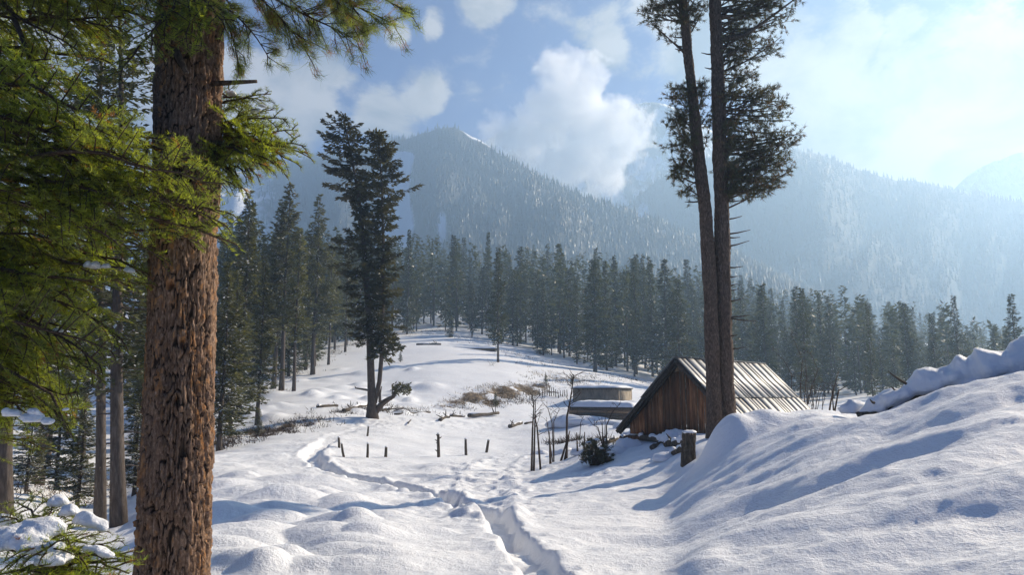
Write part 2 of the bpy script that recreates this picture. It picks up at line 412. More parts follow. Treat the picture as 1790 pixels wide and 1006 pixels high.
def zbase(x, y):
    yc = np.maximum(y, 1.0); s = np.clip(x / yc, SS[0], SS[-1])
    fi = (s - SS[0]) / (SS[1] - SS[0]); fj = (np.log(yc) - LY[0]) / (LY[1] - LY[0])
    i = np.clip(np.floor(fi).astype(int), 0, len(SS) - 2); j = np.clip(np.floor(fj).astype(int), 0, len(LY) - 2)
    a = fi - i; b = np.clip(fj - j, 0, 1)
    return (ZB[i, j] * (1-a) + ZB[i+1, j] * a) * (1-b) + (ZB[i, j+1] * (1-a) + ZB[i+1, j+1] * a) * b
def hit0(px, py, y0=5, y1=320):
    ys = np.exp(np.linspace(math.log(y0), math.log(y1), 1500))
    u = (px - 895) / F; v = (503 - py) / F; dy = math.cos(PIT) - v * math.sin(PIT)
    x = u / dy * ys; zr = EYE + (math.sin(PIT) + v * math.cos(PIT)) / dy * ys
    m = zr <= zbase(x, ys)
    i = int(np.argmax(m)) if m.any() else len(ys) - 1
    return np.array([x[i], ys[i]])

def dist_poly(x, y, pts):
    d = np.full(x.shape, 1e9)
    for (a, b) in zip(pts[:-1], pts[1:]):
        ab = b - a; t = np.clip(((x - a[0]) * ab[0] + (y - a[1]) * ab[1]) / (ab @ ab + 1e-9), 0, 1)
        d = np.minimum(d, np.hypot(x - a[0] - t * ab[0], y - a[1] - t * ab[1]))
    return d
def catmull(pts, n=8):
    pts = np.array(pts); p = np.concatenate([[2*pts[0]-pts[1]], pts, [2*pts[-1]-pts[-2]]]); out = []
    for i in range(1, len(p) - 2):
        for t in np.linspace(0, 1, n, endpoint=False):
            out.append(.5*((2*p[i]) + (p[i+1]-p[i-1])*t + (2*p[i-1]-5*p[i]+4*p[i+1]-p[i+2])*t*t + (3*p[i]-p[i-1]-3*p[i+1]+p[i+2])*t**3))
    out.append(pts[-1]); return np.array(out)
TRAIL = catmull([hit0(*q) for q in [(648, 742), (600, 757), (560, 778), (545, 795), (560, 812), (610, 830), (690, 850), (760, 870), (815, 887), (862, 899),
                 (878, 920), (903, 948), (930, 975), (950, 1000), (968, 1040)]])
TRAIL2 = catmull([hit0(*q) for q in [(648, 742), (700, 738), (770, 742), (850, 745), (920, 742), (1000, 738)]])
TRAIL3 = catmull([hit0(*q) for q in [(862, 899), (850, 862), (855, 830), (880, 805), (905, 797)]])
MOUNDS = [(505, 880, 1.3, .7, .30), (560, 862, 1.0, .5, .2), (612, 884, 1.0, .6, .26), (655, 878, .8, .5, .25), (690, 905, 1.1, .5, .24), (730, 893, .8, .4, .2), (460, 893, .8, .5, .18),
          (420, 940, 1.0, .4, .18), (560, 945, 1.0, .45, .2), (650, 945, .9, .4, .24), (690, 960, .9, .4, .24), (610, 965, 1.0, .4, .16), (480, 915, .9, .5, .2),
          (430, 975, 1.0, .35, .16), (400, 905, .9, .5, .14), (540, 905, .8, .4, .16), (760, 930, .8, .4, .15), (590, 845, 1.2, .6, .2), (450, 860, 1.3, .6, .18), (520, 842, 1.4, .6, .18),
          (800, 820, 1.8, .8, .22), (770, 835, 1.5, .7, .18), (850, 835, 1.2, .6, .15)]
BARE = [  # (px, py, half width in x, half width in y, weight): where soil and dry grass show
  (800, 705, 2.0, 4, 1.1), (830, 695, 2.6, 5, 1.15), (880, 685, 3.4, 5, 1.15), (920, 680, 3.0, 5, 1.1), (945, 675, 2.4, 5, 1.05), (860, 705, 2.0, 3.5, 1.1), (780, 712, 1.6, 3, 1.0),
  (410, 768, 1.6, 2.6, 1.1), (450, 755, 1.8, 2.6, 1.1), (500, 747, 1.6, 2.4, 1.05), (535, 742, 1.3, 2, .95), (390, 775, 1.5, 2.6, 1.1),
  (560, 625, 4, 6, .85), (600, 612, 4, 6, .8), (510, 650, 4, 5, .85), (470, 690, 3, 4, .8), (680, 715, 1.4, 1.6, .85), (720, 718, 1.6, 1.5, .8),
  (1000, 665, 5, 7, .85), (960, 655, 4, 6, .8), (1120, 668, 5, 6, .8), (1450, 700, 6, 8, .6), (700, 590, 8, 10, .7), (150, 850, 4, 4, .85), (110, 870, 2, 2, .9)]
rm = random.Random(21)
MOUNDS += [(rm.uniform(375, 850), rm.uniform(835, 995), rm.uniform(.5, 1.1), rm.uniform(.28, .5), rm.uniform(.10, .24)) for _ in range(60)]
MOUNDS += [(rm.uniform(400, 760), rm.uniform(640, 735), rm.uniform(.5, 1.2), rm.uniform(.3, .6), rm.uniform(.15, .4)) for _ in range(50)]
def relief(x, y):
    """snow relief and the mask of bare ground, on top of the base terrain"""
    near = sstep(130, 40, y)
    h = .13 * fbm(x / 2.6, y / 2.0, 11, 3) * near + .035 * fbm(x / .7, y / .6, 23, 3) * sstep(60, 20, y)
    h += .5 * fbm(x / 14, y / 12, 31, 2) * sstep(25, 60, y) * sstep(400, 100, y) * .6
    rs = sstep(-.05, .48, x / np.maximum(y, 1)) * sstep(22, 15, y)
    h += rs * (.28 * fbm(x / 2.9 - y * .16 + .5 * fbm(x * .3, y * .4, 43, 2), y / 1.05 + x * .16 + .6 * fbm(x * .35, y * .3, 44, 2), 41, 2) + .06 * fbm(x / 1.3, y / .6 + x * .1, 47, 3) + .02 * fbm(x / .22, y / .16, 49, 2))
    ls = sstep(.08, -.05, x / np.maximum(y, 1)) * sstep(40, 26, y)
    dn = fbm(x / 1.5 + y * .1, y / 1.1 - x * .12, 53, 2)
    h += ls * .13 * np.maximum(dn, -.1)
    hm = np.zeros_like(x)
    for (px, py, rx, ry, a) in MOUNDS:
        c = hit0(px, py); w = c[1] / 12
        dx = (x - c[0]) / (rx * .6 * w ** .35); dy = (y - c[1]) / (ry * .95 * w ** .5)
        q = dx * dx + dy * dy
        hm = np.maximum(hm, a * 1.05 * np.exp(-q ** 1.4 * .8))
    h += hm * sstep(.8, 2.6, np.where(y < 75, dist_poly(x, y, TRAIL[::3]), 99.0))
    # the round drift by the stump and the hut
    for (cx, cy, rx, ry, a) in ((5.2, 17.2, .95, .8, .52), (4.72, 16.8, .5, .6, .34), (6.0, 17.5, .9, .7, .12)):
        q = ((x - cx) / rx) ** 2 + ((y - cy) / ry) ** 2; h += a * np.exp(-q * q * .6 - q * .4)
    m = y < 75
    for (pts, hw, dep, amp) in ((TRAIL, .27, .31, .05), (TRAIL2, .5, .03, .10), (TRAIL3, .40, .01, .08)):
        d = np.full(x.shape, 99.0); d[m] = dist_poly(x[m] + .10 * fbm(x[m] * 1.7, y[m] * 1.7, 61, 2), y[m] + .1 * fbm(x[m] * 1.7, y[m] * 1.7, 67, 2), pts)
        wd = hw * np.clip(y / 15, .85, 1.5) * (1 + .14 * fbm(x * 2.3, y * 2.3, 87, 2)); deep = (.12 + .88 * sstep(42, 34, y)) * (.6 + .4 * sstep(9, 14, y))
        h -= dep * deep * (1 - sstep(.6, 1.15, d / wd)) * (1 + .35 * fbm(x * 3.1, y * 3.1, 89, 2))
        h += .05 * deep * np.exp(-((d - wd * 1.35) / .2) ** 2)
        f1, f2, rid = cells(x * 2.3, y * 2.0, 71)
        tr = np.exp(-(d / (wd * 3.2)) ** 2)
        h -= amp * tr * (1 - sstep(.12, .40, f1)) * (rid > .45)
        h += amp * .8 * tr * fbm(x * 3.2, y * 2.8, 73, 3) * (d > wd * .8)
    # trodden snow between the path and the hut
    c = hit0(985, 835); tm = np.exp(-(((x - c[0]) / 3.2) ** 2 + ((y - c[1]) / 5.0) ** 2))
    f1, f2, rid = cells(x * 1.7, y * 1.5, 79)
    h -= .07 * tm * (1 - sstep(.1, .38, f1)) * (rid > .35)
    h += .04 * tm * fbm(x * 3, y * 2.4, 83, 2)
    # flat floor of the fenced field
    bare = np.zeros_like(x)
    for (px, py, rx, ry, w) in BARE:
        c = hit0(px, py); bare = np.maximum(bare, w * np.exp(-(((x - c[0]) / rx) ** 2 + ((y - c[1]) / ry) ** 2) ** 1.3))
    wood = sstep(140, 175, y) * .62 * (x / np.maximum(y, 1) < .25); bare = np.maximum(bare, wood)
    f = fbm(x / 1.3, y / 1.3, 91, 4)
    h += bare * .30 * f * sstep(.3, .7, bare) * (y < 140)
    return h, bare

# the grid fans out from a point behind the camera, fine where the photograph looks
AP = 4.0
sg = np.concatenate([np.linspace(-2.2, -.72, 60, endpoint=False), np.linspace(-.72, .70, 550, endpoint=False), np.linspace(.70, 2.2, 60)])
yg = np.exp(np.concatenate([np.linspace(math.log(.6), math.log(8.0), 40, endpoint=False), np.linspace(math.log(8.0), math.log(170), 660, endpoint=False), np.linspace(math.log(170), math.log(760), 60)]))
SG, YG = np.meshgrid(sg, yg); GX = SG * YG; GY = YG - AP
rel, gb = relief(GX, GY)
GZ = zbase(GX, GY) + rel
me = mesh_from('snow_ground', [(np.stack([GX, GY, GZ], -1).reshape(-1, 3), grid_faces(len(yg), len(sg)), 0)], [M_GROUND], True)
a = me.attributes.new('bare', 'FLOAT', 'POINT'); a.data.foreach_set('value', gb.ravel().astype(np.float32))
ground = tag(obj('snow_ground', me), 'snow covered mountain meadow with a trodden path', kind='structure')
def gz(x, y):
    """height of the finished snow surface"""
    yy = y + AP; s = x / yy
    fi = np.interp(s, sg, np.arange(len(sg))); fj = np.interp(np.log(yy), np.log(yg), np.arange(len(yg)))
    i = min(int(fi), len(sg) - 2); j = min(int(fj), len(yg) - 2); a = fi - i; b = fj - j
    return float((GZ[j, i] * (1-a) + GZ[j, i+1] * a) * (1-b) + (GZ[j+1, i] * (1-a) + GZ[j+1, i+1] * a) * b)
def G(px, y, sink=0.0):
    """ground point in photograph column px at forward distance y"""
    x = (px - 895) / F / 1.012 * y
    return Vector((x, y, gz(x, y) - sink))
def H(px, py, sink=0.0):
    c = hit0(px, py); return Vector((c[0], c[1], gz(c[0], c[1]) - sink))

# ================================================================== MOUNTAINS
rngm = np.random.default_rng(5)
def mountain(name, label, ridge, base_frac, snowline, barefn, trees, hue, th=(9, 16), zb=-12, back=90, amp=1.0, seed=0, jag=1.0, ntc=5):
    px = np.array([r[0] for r in ridge], float); py = [r[1] for r in ridge]; D = [r[2] for r in ridge]
    nc, nr = 260, 70
    q = np.linspace(px[0], px[-1], nc); pyq = pchip(px, py, q); Dq = pchip(px, D, q)
    pyq = pyq + jag * (6 * fbm(q / 40, q * 0, seed + 3, 4))
    tops = [P(a, b, d) for a, b, d in zip(q, pyq, Dq)]
    X0 = np.array([p.x for p in tops]); Y0 = np.array([p.y for p in tops]); Z0 = np.array([p.z for p in tops])
    t = np.linspace(0, 1, nr)[:, None]
    Y = Y0 * (1 - t * (1 - base_frac)); X = X0 / Y0 * Y; Z = (Z0 - zb) * (1 - t) ** 1.12 + zb
    spur = fbm(q[None, :] / 110 + t * .8, t * 1.5 + q[None, :] * 0, seed, 4)
    Z = Z + amp * spur * (Z0 - zb) * .22 * np.sin(np.pi * np.clip(t, 0, 1)) ** .8 * np.minimum(1, t * 6)
    bx = np.stack([X0 * (1 + back / Y0), Y0 + back, np.full(nc, zb)], -1)
    V = np.concatenate([bx[None], np.stack([np.broadcast_to(X, Z.shape), np.broadcast_to(Y, Z.shape), Z], -1)])
    B = np.concatenate([np.zeros((1, nc)), barefn(q[None, :] + 0 * t, (pyq[None, :] + t * 500) + 0 * t, t + 0 * q[None, :])])
    m = mesh_from(name, [(V.reshape(-1, 3), grid_faces(nr + 1, nc)[:, ::-1], 0)], [m_mountain(snowline, hue)], True)
    at = m.attributes.new('bare', 'FLOAT', 'POINT'); at.data.foreach_set('value', B.ravel().astype(np.float32))
    tag(obj(name, m), label, kind='structure')
    if trees:
        ci = rngm.uniform(0, nc - 1.001, trees); ri = 1 + (nr - 1.001) * rngm.beta(1.0, 1.7, trees)
        i0 = ci.astype(int); j0 = ri.astype(int); a = (ci - i0)[:, None]; b = (ri - j0)[:, None]
        pos = (V[j0, i0] * (1-a) + V[j0, i0+1] * a) * (1-b) + (V[j0+1, i0] * (1-a) + V[j0+1, i0+1] * a) * b
        pos = pos.copy()
        bb = B[j0, i0]; keep = (bb + rngm.uniform(-.25, .25, trees) < .42) & (rngm.uniform(0, 1, trees) < np.clip((snowline + 60 - pos[:, 2]) / 60, 0.0, 1))
        pos = pos[keep]; n = len(pos)
        hh = rngm.uniform(*th, n); rr = hh * rngm.uniform(.13, .2, n); k = ntc
        parts = []
        for z0, z1, rs in ((.02, .62, 1.0), (.38, 1.0, .7)):
            an = rngm.uniform(0, 6.28, n)[:, None] + np.arange(k) * 2 * np.pi / k
            rad = (rr * rs)[:, None] * rngm.uniform(.65, 1.2, (n, k))
            ring = np.stack([pos[:, 0:1] + rad * np.cos(an), pos[:, 1:2] + rad * np.sin(an), (pos[:, 2] + hh * z0)[:, None] + rngm.uniform(-.06, .06, (n, k)) * hh[:, None]], -1)
            tip = pos + np.stack([np.zeros(n), np.zeros(n), hh * z1], -1)
            v = np.concatenate([ring, tip[:, None]], 1).reshape(-1, 3)
            o = (np.arange(n) * (k + 1))[:, None, None]; jj = np.arange(k)
            f = (o + np.stack([jj, (jj + 1) % k, np.full(k, k)], -1)[None]).reshape(-1, 3)
            parts.append((v, f, 0, np.repeat(rngm.uniform(0, 1, n), k)))
        w = obj('mountain_forest', mesh_from('mountain_forest', parts, [M_FAR], True))
        tag(w, 'distant conifer forest covering ' + hue, 'forest', kind='stuff')

g = lambda x, c, w: np.exp(-((x - c) / w) ** 2)
mountain('wooded_mountain', 'dark wooded mountain with a pointed snowy summit',
         [(-500, 330, 1150), (-100, 320, 1150), (250, 318, 1150), (430, 300, 1150), (560, 274, 1130), (690, 245, 1080), (745, 231, 1050), (790, 220, 1030), (830, 242, 1010), (900, 284, 960),
          (960, 320, 920), (1020, 346, 900), (1100, 372, 860), (1200, 408, 820), (1320, 465, 780), (1450, 530, 740)], .42, 398,
         lambda q, r, t: np.clip(g(q + 60 * (t - .2), 702, 22) * sstep(.05, .12, t) * 1.0 + .8 * g(q, 690, 45) * g(t, .42, .12) + sstep(600, 430, q) * .62 + g(q, 830, 45) * g(t, 0, .03) * .7 + .7 * g(q, 775, 14) * g(t, .5, .12), 0, 1),
         21000, 'the dark pointed mountain', seed=2, th=(6, 12), ntc=4)
mountain('misty_ridge', 'pale wooded ridge fading into valley mist',
         [(1000, 420, 1230), (1080, 372, 1230), (1130, 330, 1230), (1180, 296, 1230), (1300, 268, 1220), (1390, 262, 1210), (1450, 278, 1200), (1530, 304, 1180), (1600, 320, 1170), (1670, 333, 1160), (1790, 352, 1150), (2000, 395, 1120), (2400, 440, 1050)], .45, 460,
         lambda q, r, t: np.clip(.25 * fbm(q / 60, t * 6, 7, 3) + .9 * g(q, 1120, 14) * g(t, .12, .1), 0, 1), 12000, 'the pale misty ridge', seed=9, th=(7, 12), ntc=4)
mountain('far_summit', 'far snow streaked summit wrapped in cloud',
         [(640, 420, 2500), (780, 300, 2500), (900, 222, 2500), (1000, 206, 2500), (1090, 190, 2480), (1140, 181, 2480), (1185, 190, 2480), (1240, 225, 2500), (1350, 300, 2500), (1500, 420, 2500)], .75, 520,
         lambda q, r, t: 0 * q + .75, 0, '', back=300, seed=15, zb=150)
mountain('far_shoulder', 'far grey mountain shoulder below bright cloud',
         [(1600, 400, 2200), (1660, 340, 2200), (1700, 302, 2200), (1740, 282, 2200), (1790, 264, 2200), (1900, 225, 2200), (2100, 200, 2200), (2500, 260, 2200)], .75, 900,
         lambda q, r, t: np.clip(.55 + .4 * fbm(q / 25, t * 9, 3, 3), 0, 1), 0, '', back=300, seed=21, zb=150)

# ================================================================== HAZE AND CLOUD
HAZE = 0.00066
m = bpy.data.materials.new('haze_air'); m.use_nodes = True; t = NT(m.node_tree); t.n.remove(t.n['Principled BSDF'])
pv = t.add('ShaderNodeVolumePrincipled'); pv.inputs['Color'].default_value = (.50, .73, 1.0, 1); pv.inputs['Density'].default_value = HAZE
pv.inputs['Anisotropy'].default_value = .50
t.link(pv.outputs[0], t.n['Material Output'].inputs['Volume'])
zlo = float(GZ.min()) - 14
v, f = box(250, 590, (470 + zlo) / 2, 3700, 1480, 470 - zlo)
tag(obj('haze', mesh_from('haze', [(v, f, 0)], [m])), 'blue winter haze filling the valley', kind='stuff')

# ================================================================== TREES
def unit(a): return a / (np.linalg.norm(a, axis=-1, keepdims=True) + 1e-9)
def kites(p, d, n, L, Wd):
    """leaf-shaped quads: base point p, direction d, normal n"""
    s = unit(np.cross(d, n)); L = np.broadcast_to(L, (len(p),))[:, None]; Wd = np.broadcast_to(Wd, (len(p),))[:, None]
    v = np.stack([p, p + d * L * .5 + s * Wd * .5, p + d * L, p + d * L * .5 - s * Wd * .5], 1).reshape(-1, 3)
    return v, np.arange(len(p) * 4).reshape(-1, 4)
def slivers(p, d, s, L, Wd):
    """single needles as narrow triangles"""
    L = np.broadcast_to(L, (len(p),))[:, None]; Wd = np.broadcast_to(Wd, (len(p),))[:, None]
    v = np.stack([p - s * Wd * .5, p + s * Wd * .5, p + d * L], 1).reshape(-1, 3)
    return v, np.arange(len(p) * 3).reshape(-1, 3)

def crown(rng, leader, h0, h1, nb, Lfn, leaf, dens, snow=.2, up=(-.25, .5), gap=0.0, curl=.25, limb=.012, lpow=1.0, wfan=.24):
    """foliage of a conifer as branch sprays of leaf-sized faces round a leader(h) -> xyz"""
    u = (np.arange(nb) + rng.uniform(0, 1, nb)) / nb
    h = h0 + (h1 - h0) * u ** lpow; fr = (h - h0) / (h1 - h0)
    az = rng.uniform(0, 2 * np.pi, nb); L = Lfn(h, az) * rng.uniform(.55, 1.12, nb)
    if gap: L = L * np.where(fbm(np.cos(az) * 1.2 + 5, h / (h1 - h0) * 7 + np.sin(az) * 1.2, int(rng.integers(99)), 2) < -.25 + gap * .3, .25, 1.0)
    base = leader(h); el = up[0] + (up[1] - up[0]) * fr + rng.normal(0, .12, nb)
    dh = np.stack([np.cos(az), np.sin(az), np.zeros(nb)], -1)
    cnt = np.maximum(4, (L * dens).astype(int)); bi = np.repeat(np.arange(nb), cnt); n = len(bi)
    t = rng.uniform(0, 1, n) ** .75; t = .12 + .88 * t
    lat = np.stack([-np.sin(az), np.cos(az), np.zeros(nb)], -1)
    Lb = L[bi]; off = rng.uniform(-1, 1, n); wid = wfan * Lb * (1.15 - t) + .1 * leaf
    p = base[bi] + dh[bi] * (Lb * t)[:, None] + lat[bi] * (off * wid)[:, None]
    p[:, 2] += Lb * t * np.tan(el[bi]) + curl * Lb * (t ** 2 - .45 * t) + rng.normal(0, .10 * leaf, n) - np.abs(off) * .12 * wid
    d = unit(dh[bi] * 1.0 + lat[bi] * (off * .9)[:, None] + rng.normal(0, .35, (n, 3)) + np.array([0, 0, -.12]))
    nn = unit(rng.normal(0, .45, (n, 3)) + np.array([0, 0, 1.]))
    LL = leaf * rng.uniform(.6, 1.3, n); v, f = kites(p, d, nn, LL, LL * .42)
    tint = np.clip(rng.uniform(0, 1, nb)[bi] * .6 + rng.uniform(0, .4, n), 0, 1)
    parts = [(v, f, 0, tint)]
    if snow:
        ks = rng.uniform(0, 1, n) < snow * np.clip(.4 + fbm(h[bi] * .7, az[bi], 3, 2), .1, 1)
        if ks.any():
            q = p[ks] + np.array([0, 0, .05 * leaf]); v, f = kites(q, d[ks], unit(nn[ks] * .4 + np.array([0, 0, 1.])), LL[ks] * .8, LL[ks] * .4); parts.append((v, f, 1))
    lim = []
    for b in range(0, nb, 2):
        if L[b] < .5: continue
        tt = np.array([0, .5, .85]); pp = base[b] + dh[b] * (L[b] * tt)[:, None]; pp[:, 2] += L[b] * tt * np.tan(el[b]) + curl * L[b] * (tt ** 2 - .45 * tt)
        v, f = tube(pp, L[b] * limb * np.array([1.3, .8, .3]), 3, False); lim.append((v, f, 2))
    return parts + lim
def trunk_path(leader, hs): return leader(np.asarray(hs, float))

MT = [M_FIR, M_SNOW, M_BARK_FAR]
def straight(bend=0.0, ph=0.0):
    return lambda h: np.stack([bend * np.sin(h * .35 + ph), bend * np.cos(h * .28 + ph), h], -1)
def proto(seed, Ht, cb, Rr, nb, leaf, dens, snow, shape=.85, gap=.3, needles=None, bend=.06):
    rng = np.random.default_rng(seed); ld = straight(bend, seed)
    lf = lambda h, az: Rr * np.maximum(.04, (1 - (h - cb) / (Ht - cb)) ** (shape + .22)) * np.minimum(1, .5 + (h - cb) / (Ht - cb) * 3.2) * (1 + .35 * fbm(np.cos(az) * 1.5 + seed, h * .45 + np.sin(az), seed, 2))
    parts = crown(rng, ld, cb, Ht, nb, lf, leaf, dens, snow, gap=gap)
    hs = np.linspace(-.6, Ht * .97, 9); r = (Ht * .0095 + .04) * np.clip(1 - np.linspace(0, 1, 9) * .95, .02, 1); r[0] *= 1.25
    tv = [TB(trunk_path(ld, hs), r, 8) + (0,)]
    for k in range(10):       # dead stubs under the crown
        hb = rng.uniform(cb * .4, cb * 1.1); a = rng.uniform(0, 6.28); l = rng.uniform(.3, 1.0)
        b0 = ld(np.array([hb]))[0]; tv.append(TB([b0, b0 + np.array([np.cos(a) * l * .6, np.sin(a) * l * .6, .02]), b0 + np.array([np.cos(a) * l, np.sin(a) * l, -.08])], [.035, .022, .01], 4) + (0,))
    return (mesh_from('trunk', tv, [M_BARK_FAR], True), mesh_from('crown', parts, [needles or M_FIR, M_SNOW, M_BARK_FAR]), Ht)
def place_tree(name, label, pr, loc, height, rng, group=None, wide=1.0):
    s = height / pr[2]; e = thing(name, label, 'tree', loc, group, rng.uniform(0, 6.28)); e.scale = (s * wide, s * wide, s)
    obj('trunk', pr[0], e); obj('crown', pr[1], e); return e

# ---- forest of the middle distance
FOREST = [proto(100 + i, 24, cb * .45, rr * 1.2, nb + 40, .60, 10.5, sn * 1.8, sh, gp) for i, (cb, rr, nb, sn, sh, gp) in enumerate([
    (5.0, 3.1, 330, .16, .8, .2), (7.0, 2.6, 300, .12, .65, .4), (3.0, 3.4, 360, .2, .9, .1), (9.0, 2.7, 260, .1, .55, .5), (4.0, 2.4, 340, .18, .7, .3),
    (6.0, 3.3, 300, .14, .75, .6), (2.5, 2.9, 380, .22, .85, .1)])]
rt = np.random.default_rng(77); rr_ = random.Random(3)
SKYL = ([380, 600, 700, 760, 800, 850, 900, 950, 1000, 1050, 1100, 1150, 1200, 1260, 1330, 1400, 1470, 1540, 1600, 1660, 1720, 1790, 2000],
        [372, 392, 402, 406, 410, 418, 432, 432, 440, 430, 446, 456, 466, 480, 492, 500, 508, 522, 532, 546, 560, 572, 590])
FRONT = ([380, 480, 560, 620, 700, 760, 830, 900, 960, 1020, 1080, 1150, 1250, 1350, 1450, 1550, 1650, 1790, 2000],   # first row of trunks, by distance
         [75, 85, 105, 130, 150, 158, 150, 140, 132, 128, 125, 120, 118, 115, 112, 110, 112, 118, 120])
placed = []
def room(x, y, d): return all((x - a) ** 2 + (y - b) ** 2 > d * d for a, b in placed)
FL = 'conifer in the dense hazy forest closing off the meadow'
n_forest = 0
for tries in range(9000):
    if n_forest >= 265: break
    px = rt.uniform(375, 1840); y0 = np.interp(px, *FRONT); y = y0 + (rt.uniform(0, 1) ** 1.5) * (290 - y0 * .5)
    c = G(px, y)
    if not room(c.x, c.y, 2.6 + y * .011): continue
    top = np.interp(px, *SKYL) + abs(rt.normal(0, 1)) * 26 * (1 if y > y0 + 40 else 1.6) - 3
    h = EYE + slope(top) * y - c.z
    if h < 9 or h > 36: continue
    if h > 29: h = rt.uniform(22, 29)
    h *= rt.uniform(.55, .95) if rt.uniform() < .4 else rt.uniform(.97, 1.1)
    placed.append((c.x, c.y)); n_forest += 1
    fi = int(rt.integers(len(FOREST))); where = ['behind the forest-edge firs', 'behind the two-topped fir', 'above the earth-walled shack', 'above the grassy bank', 'above the flat-roofed shack', 'behind the hut', 'behind the bare curved stems', 'beyond the snowy fallen log'][int(np.searchsorted([560, 730, 880, 980, 1130, 1330, 1500], px))]
    row = 'in the front row' if y < y0 + 30 else ('in the second row' if y < y0 + 75 else 'deep in the haze'); look = ['full', 'slender', 'bushy', 'bare-stemmed', 'narrow', 'ragged', 'low-skirted'][fi]
    place_tree('forest_conifer', look + ' hazy conifer ' + row + ' ' + where, FOREST[fi], c - Vector((0, 0, .25)), h, rt, look + ' conifers ' + row + ' ' + where, rt.uniform(.8, 1.3))

# ---- nearer, frosted trees at the left edge of the meadow and single ones that stand out
NEAR = [proto(200 + i, 24, cb * .8, rr * 1.1, nb, .44, 20, sn, sh, gp, M_FROST) for i, (cb, rr, nb, sn, sh, gp) in enumerate([
    (7.0, 3.0, 330, .6, .62, .35), (3.0, 3.3, 380, .8, .8, .2), (9.0, 2.6, 300, .5, .5, .45), (4.5, 2.5, 360, .65, .7, .3)])]
def single(px, y, top, pr, label, name='fir_tree', wide=1.0, group=None):
    c = G(px, y); h = EYE + slope(top) * y - c.z; placed.append((c.x, c.y))
    return place_tree(name, label, pr, c - Vector((0, 0, .2)), h, rt, group, wide)
S = NEAR
for a in [(388, 37, 452, S[1], 'snow frosted fir rooted in the brush bank right behind the big trunk', 1.35),
          (452, 52, 442, S[3], 'narrow dark fir with bare lower stem standing above the brush bank', 1.2),
          (418, 62, 330, S[0], 'tall frosted fir with a pale sunlit crown beside the big trunk', 1.1),
          (490, 76, 318, S[2], 'tallest fir at the forest edge left of the meadow', 1.1),
          (478, 79, 345, S[0], 'frosted fir pressed against the tallest fir of the forest edge', 1.1),
          (512, 72, 395, S[2], 'greenish slender fir at the forest edge beside the open snow', 1.0),
          (545, 92, 338, S[0], 'broad dark fir next to the two-topped meadow fir', 1.1),
          (532, 98, 410, S[3], 'short-crowned fir tucked under the broad dark fir', 1.1),
          (572, 104, 412, S[2], 'long bare-stemmed fir casting shade on the upper meadow', .9),
          (440, 70, 470, S[1], 'low bushy fir filling the gap between tall forest-edge firs', 1.3),
          (405, 47, 470, S[1], 'white frosted young fir beside the brush bank', 1.5),
          (600, 122, 430, S[3], 'slim fir behind the two-topped meadow fir', 1.0),
          (870, 104, 432, FOREST[3], 'tall pine standing alone in the snow before the forest wall', .9),
          (785, 150, 545, FOREST[6], 'small snow dusted fir at the foot of the forest', 1.5),
          (1042, 118, 452, FOREST[0], 'broad grey-green fir at the forest foot above the shacks', 1.5),
          (1412, 95, 502, FOREST[1], 'dark columnar pine rising behind the bare shrubs', 1.0),
          (1527, 88, 530, FOREST[4], 'narrow ragged fir alone in front of the misty trees', .8),
          (1592, 104, 528, FOREST[5], 'wide grey fir beside the narrow ragged fir', 1.3),
          (1640, 108, 548, FOREST[4], 'spindly fir next to the spiky misty fir', 1.2),
          (1682, 106, 515, FOREST[2], 'spiky fir above the snow covered log', 1.0),
          (1785, 98, 512, FOREST[0], 'fir towering over the highest end of the snowy log', 1.2),
          (1342, 110, 494, FOREST[4], 'pointed fir between the twin trunks and the dark columnar pine', 1.1),
          (1190, 105, 490, FOREST[2], 'full fir directly behind the hut ridge', 1.3)]:
    single(a[0], a[1], a[2], a[3], a[4], wide=a[5])
for (px, y, top, wide, lab) in [(30, 21, -150, 1.0, 'grey-brown tall trunk seen below the yellow-green boughs'), (190, 24, -120, .8, 'thinner of two bare trunks beside the foreground trunk'),
                          (224, 21, -200, 1.0, 'thicker of two bare trunks beside the foreground trunk')]:
    o = single(px, y, top, proto(300 + px, 24, 5.0, 3.0, 300, .3, 22, .3, .5, .3), lab, 'tall_fir', wide); o.rotation_euler = (0, -.075, 0)
# wall of trees further back behind the foreground boughs
for i in range(26):
    px = rt.uniform(-260, 300); y = rt.uniform(34, 95); c = G(px, y)
    if not room(c.x, c.y, 3.2): continue
    placed.append((c.x, c.y))
    place_tree('fir_tree', 'frosted fir in the shaded wood behind the yellow-green boughs', S[int(rt.integers(4))], c - Vector((0, 0, .25)), rt.uniform(13, 24), rt, 'firs of the shaded wood behind the boughs', 1.15)
for (px, y, h_) in ((150, 27, 4.5), (110, 33, 5.5), (245, 30, 5), (60, 30, 4)):
    c = G(px, y); place_tree('young_fir', 'snow laden young fir between the trunks of the shaded wood', S[1], c - Vector((0, 0, .1)), h_, rt, 'young firs of the shaded wood', 1.6)

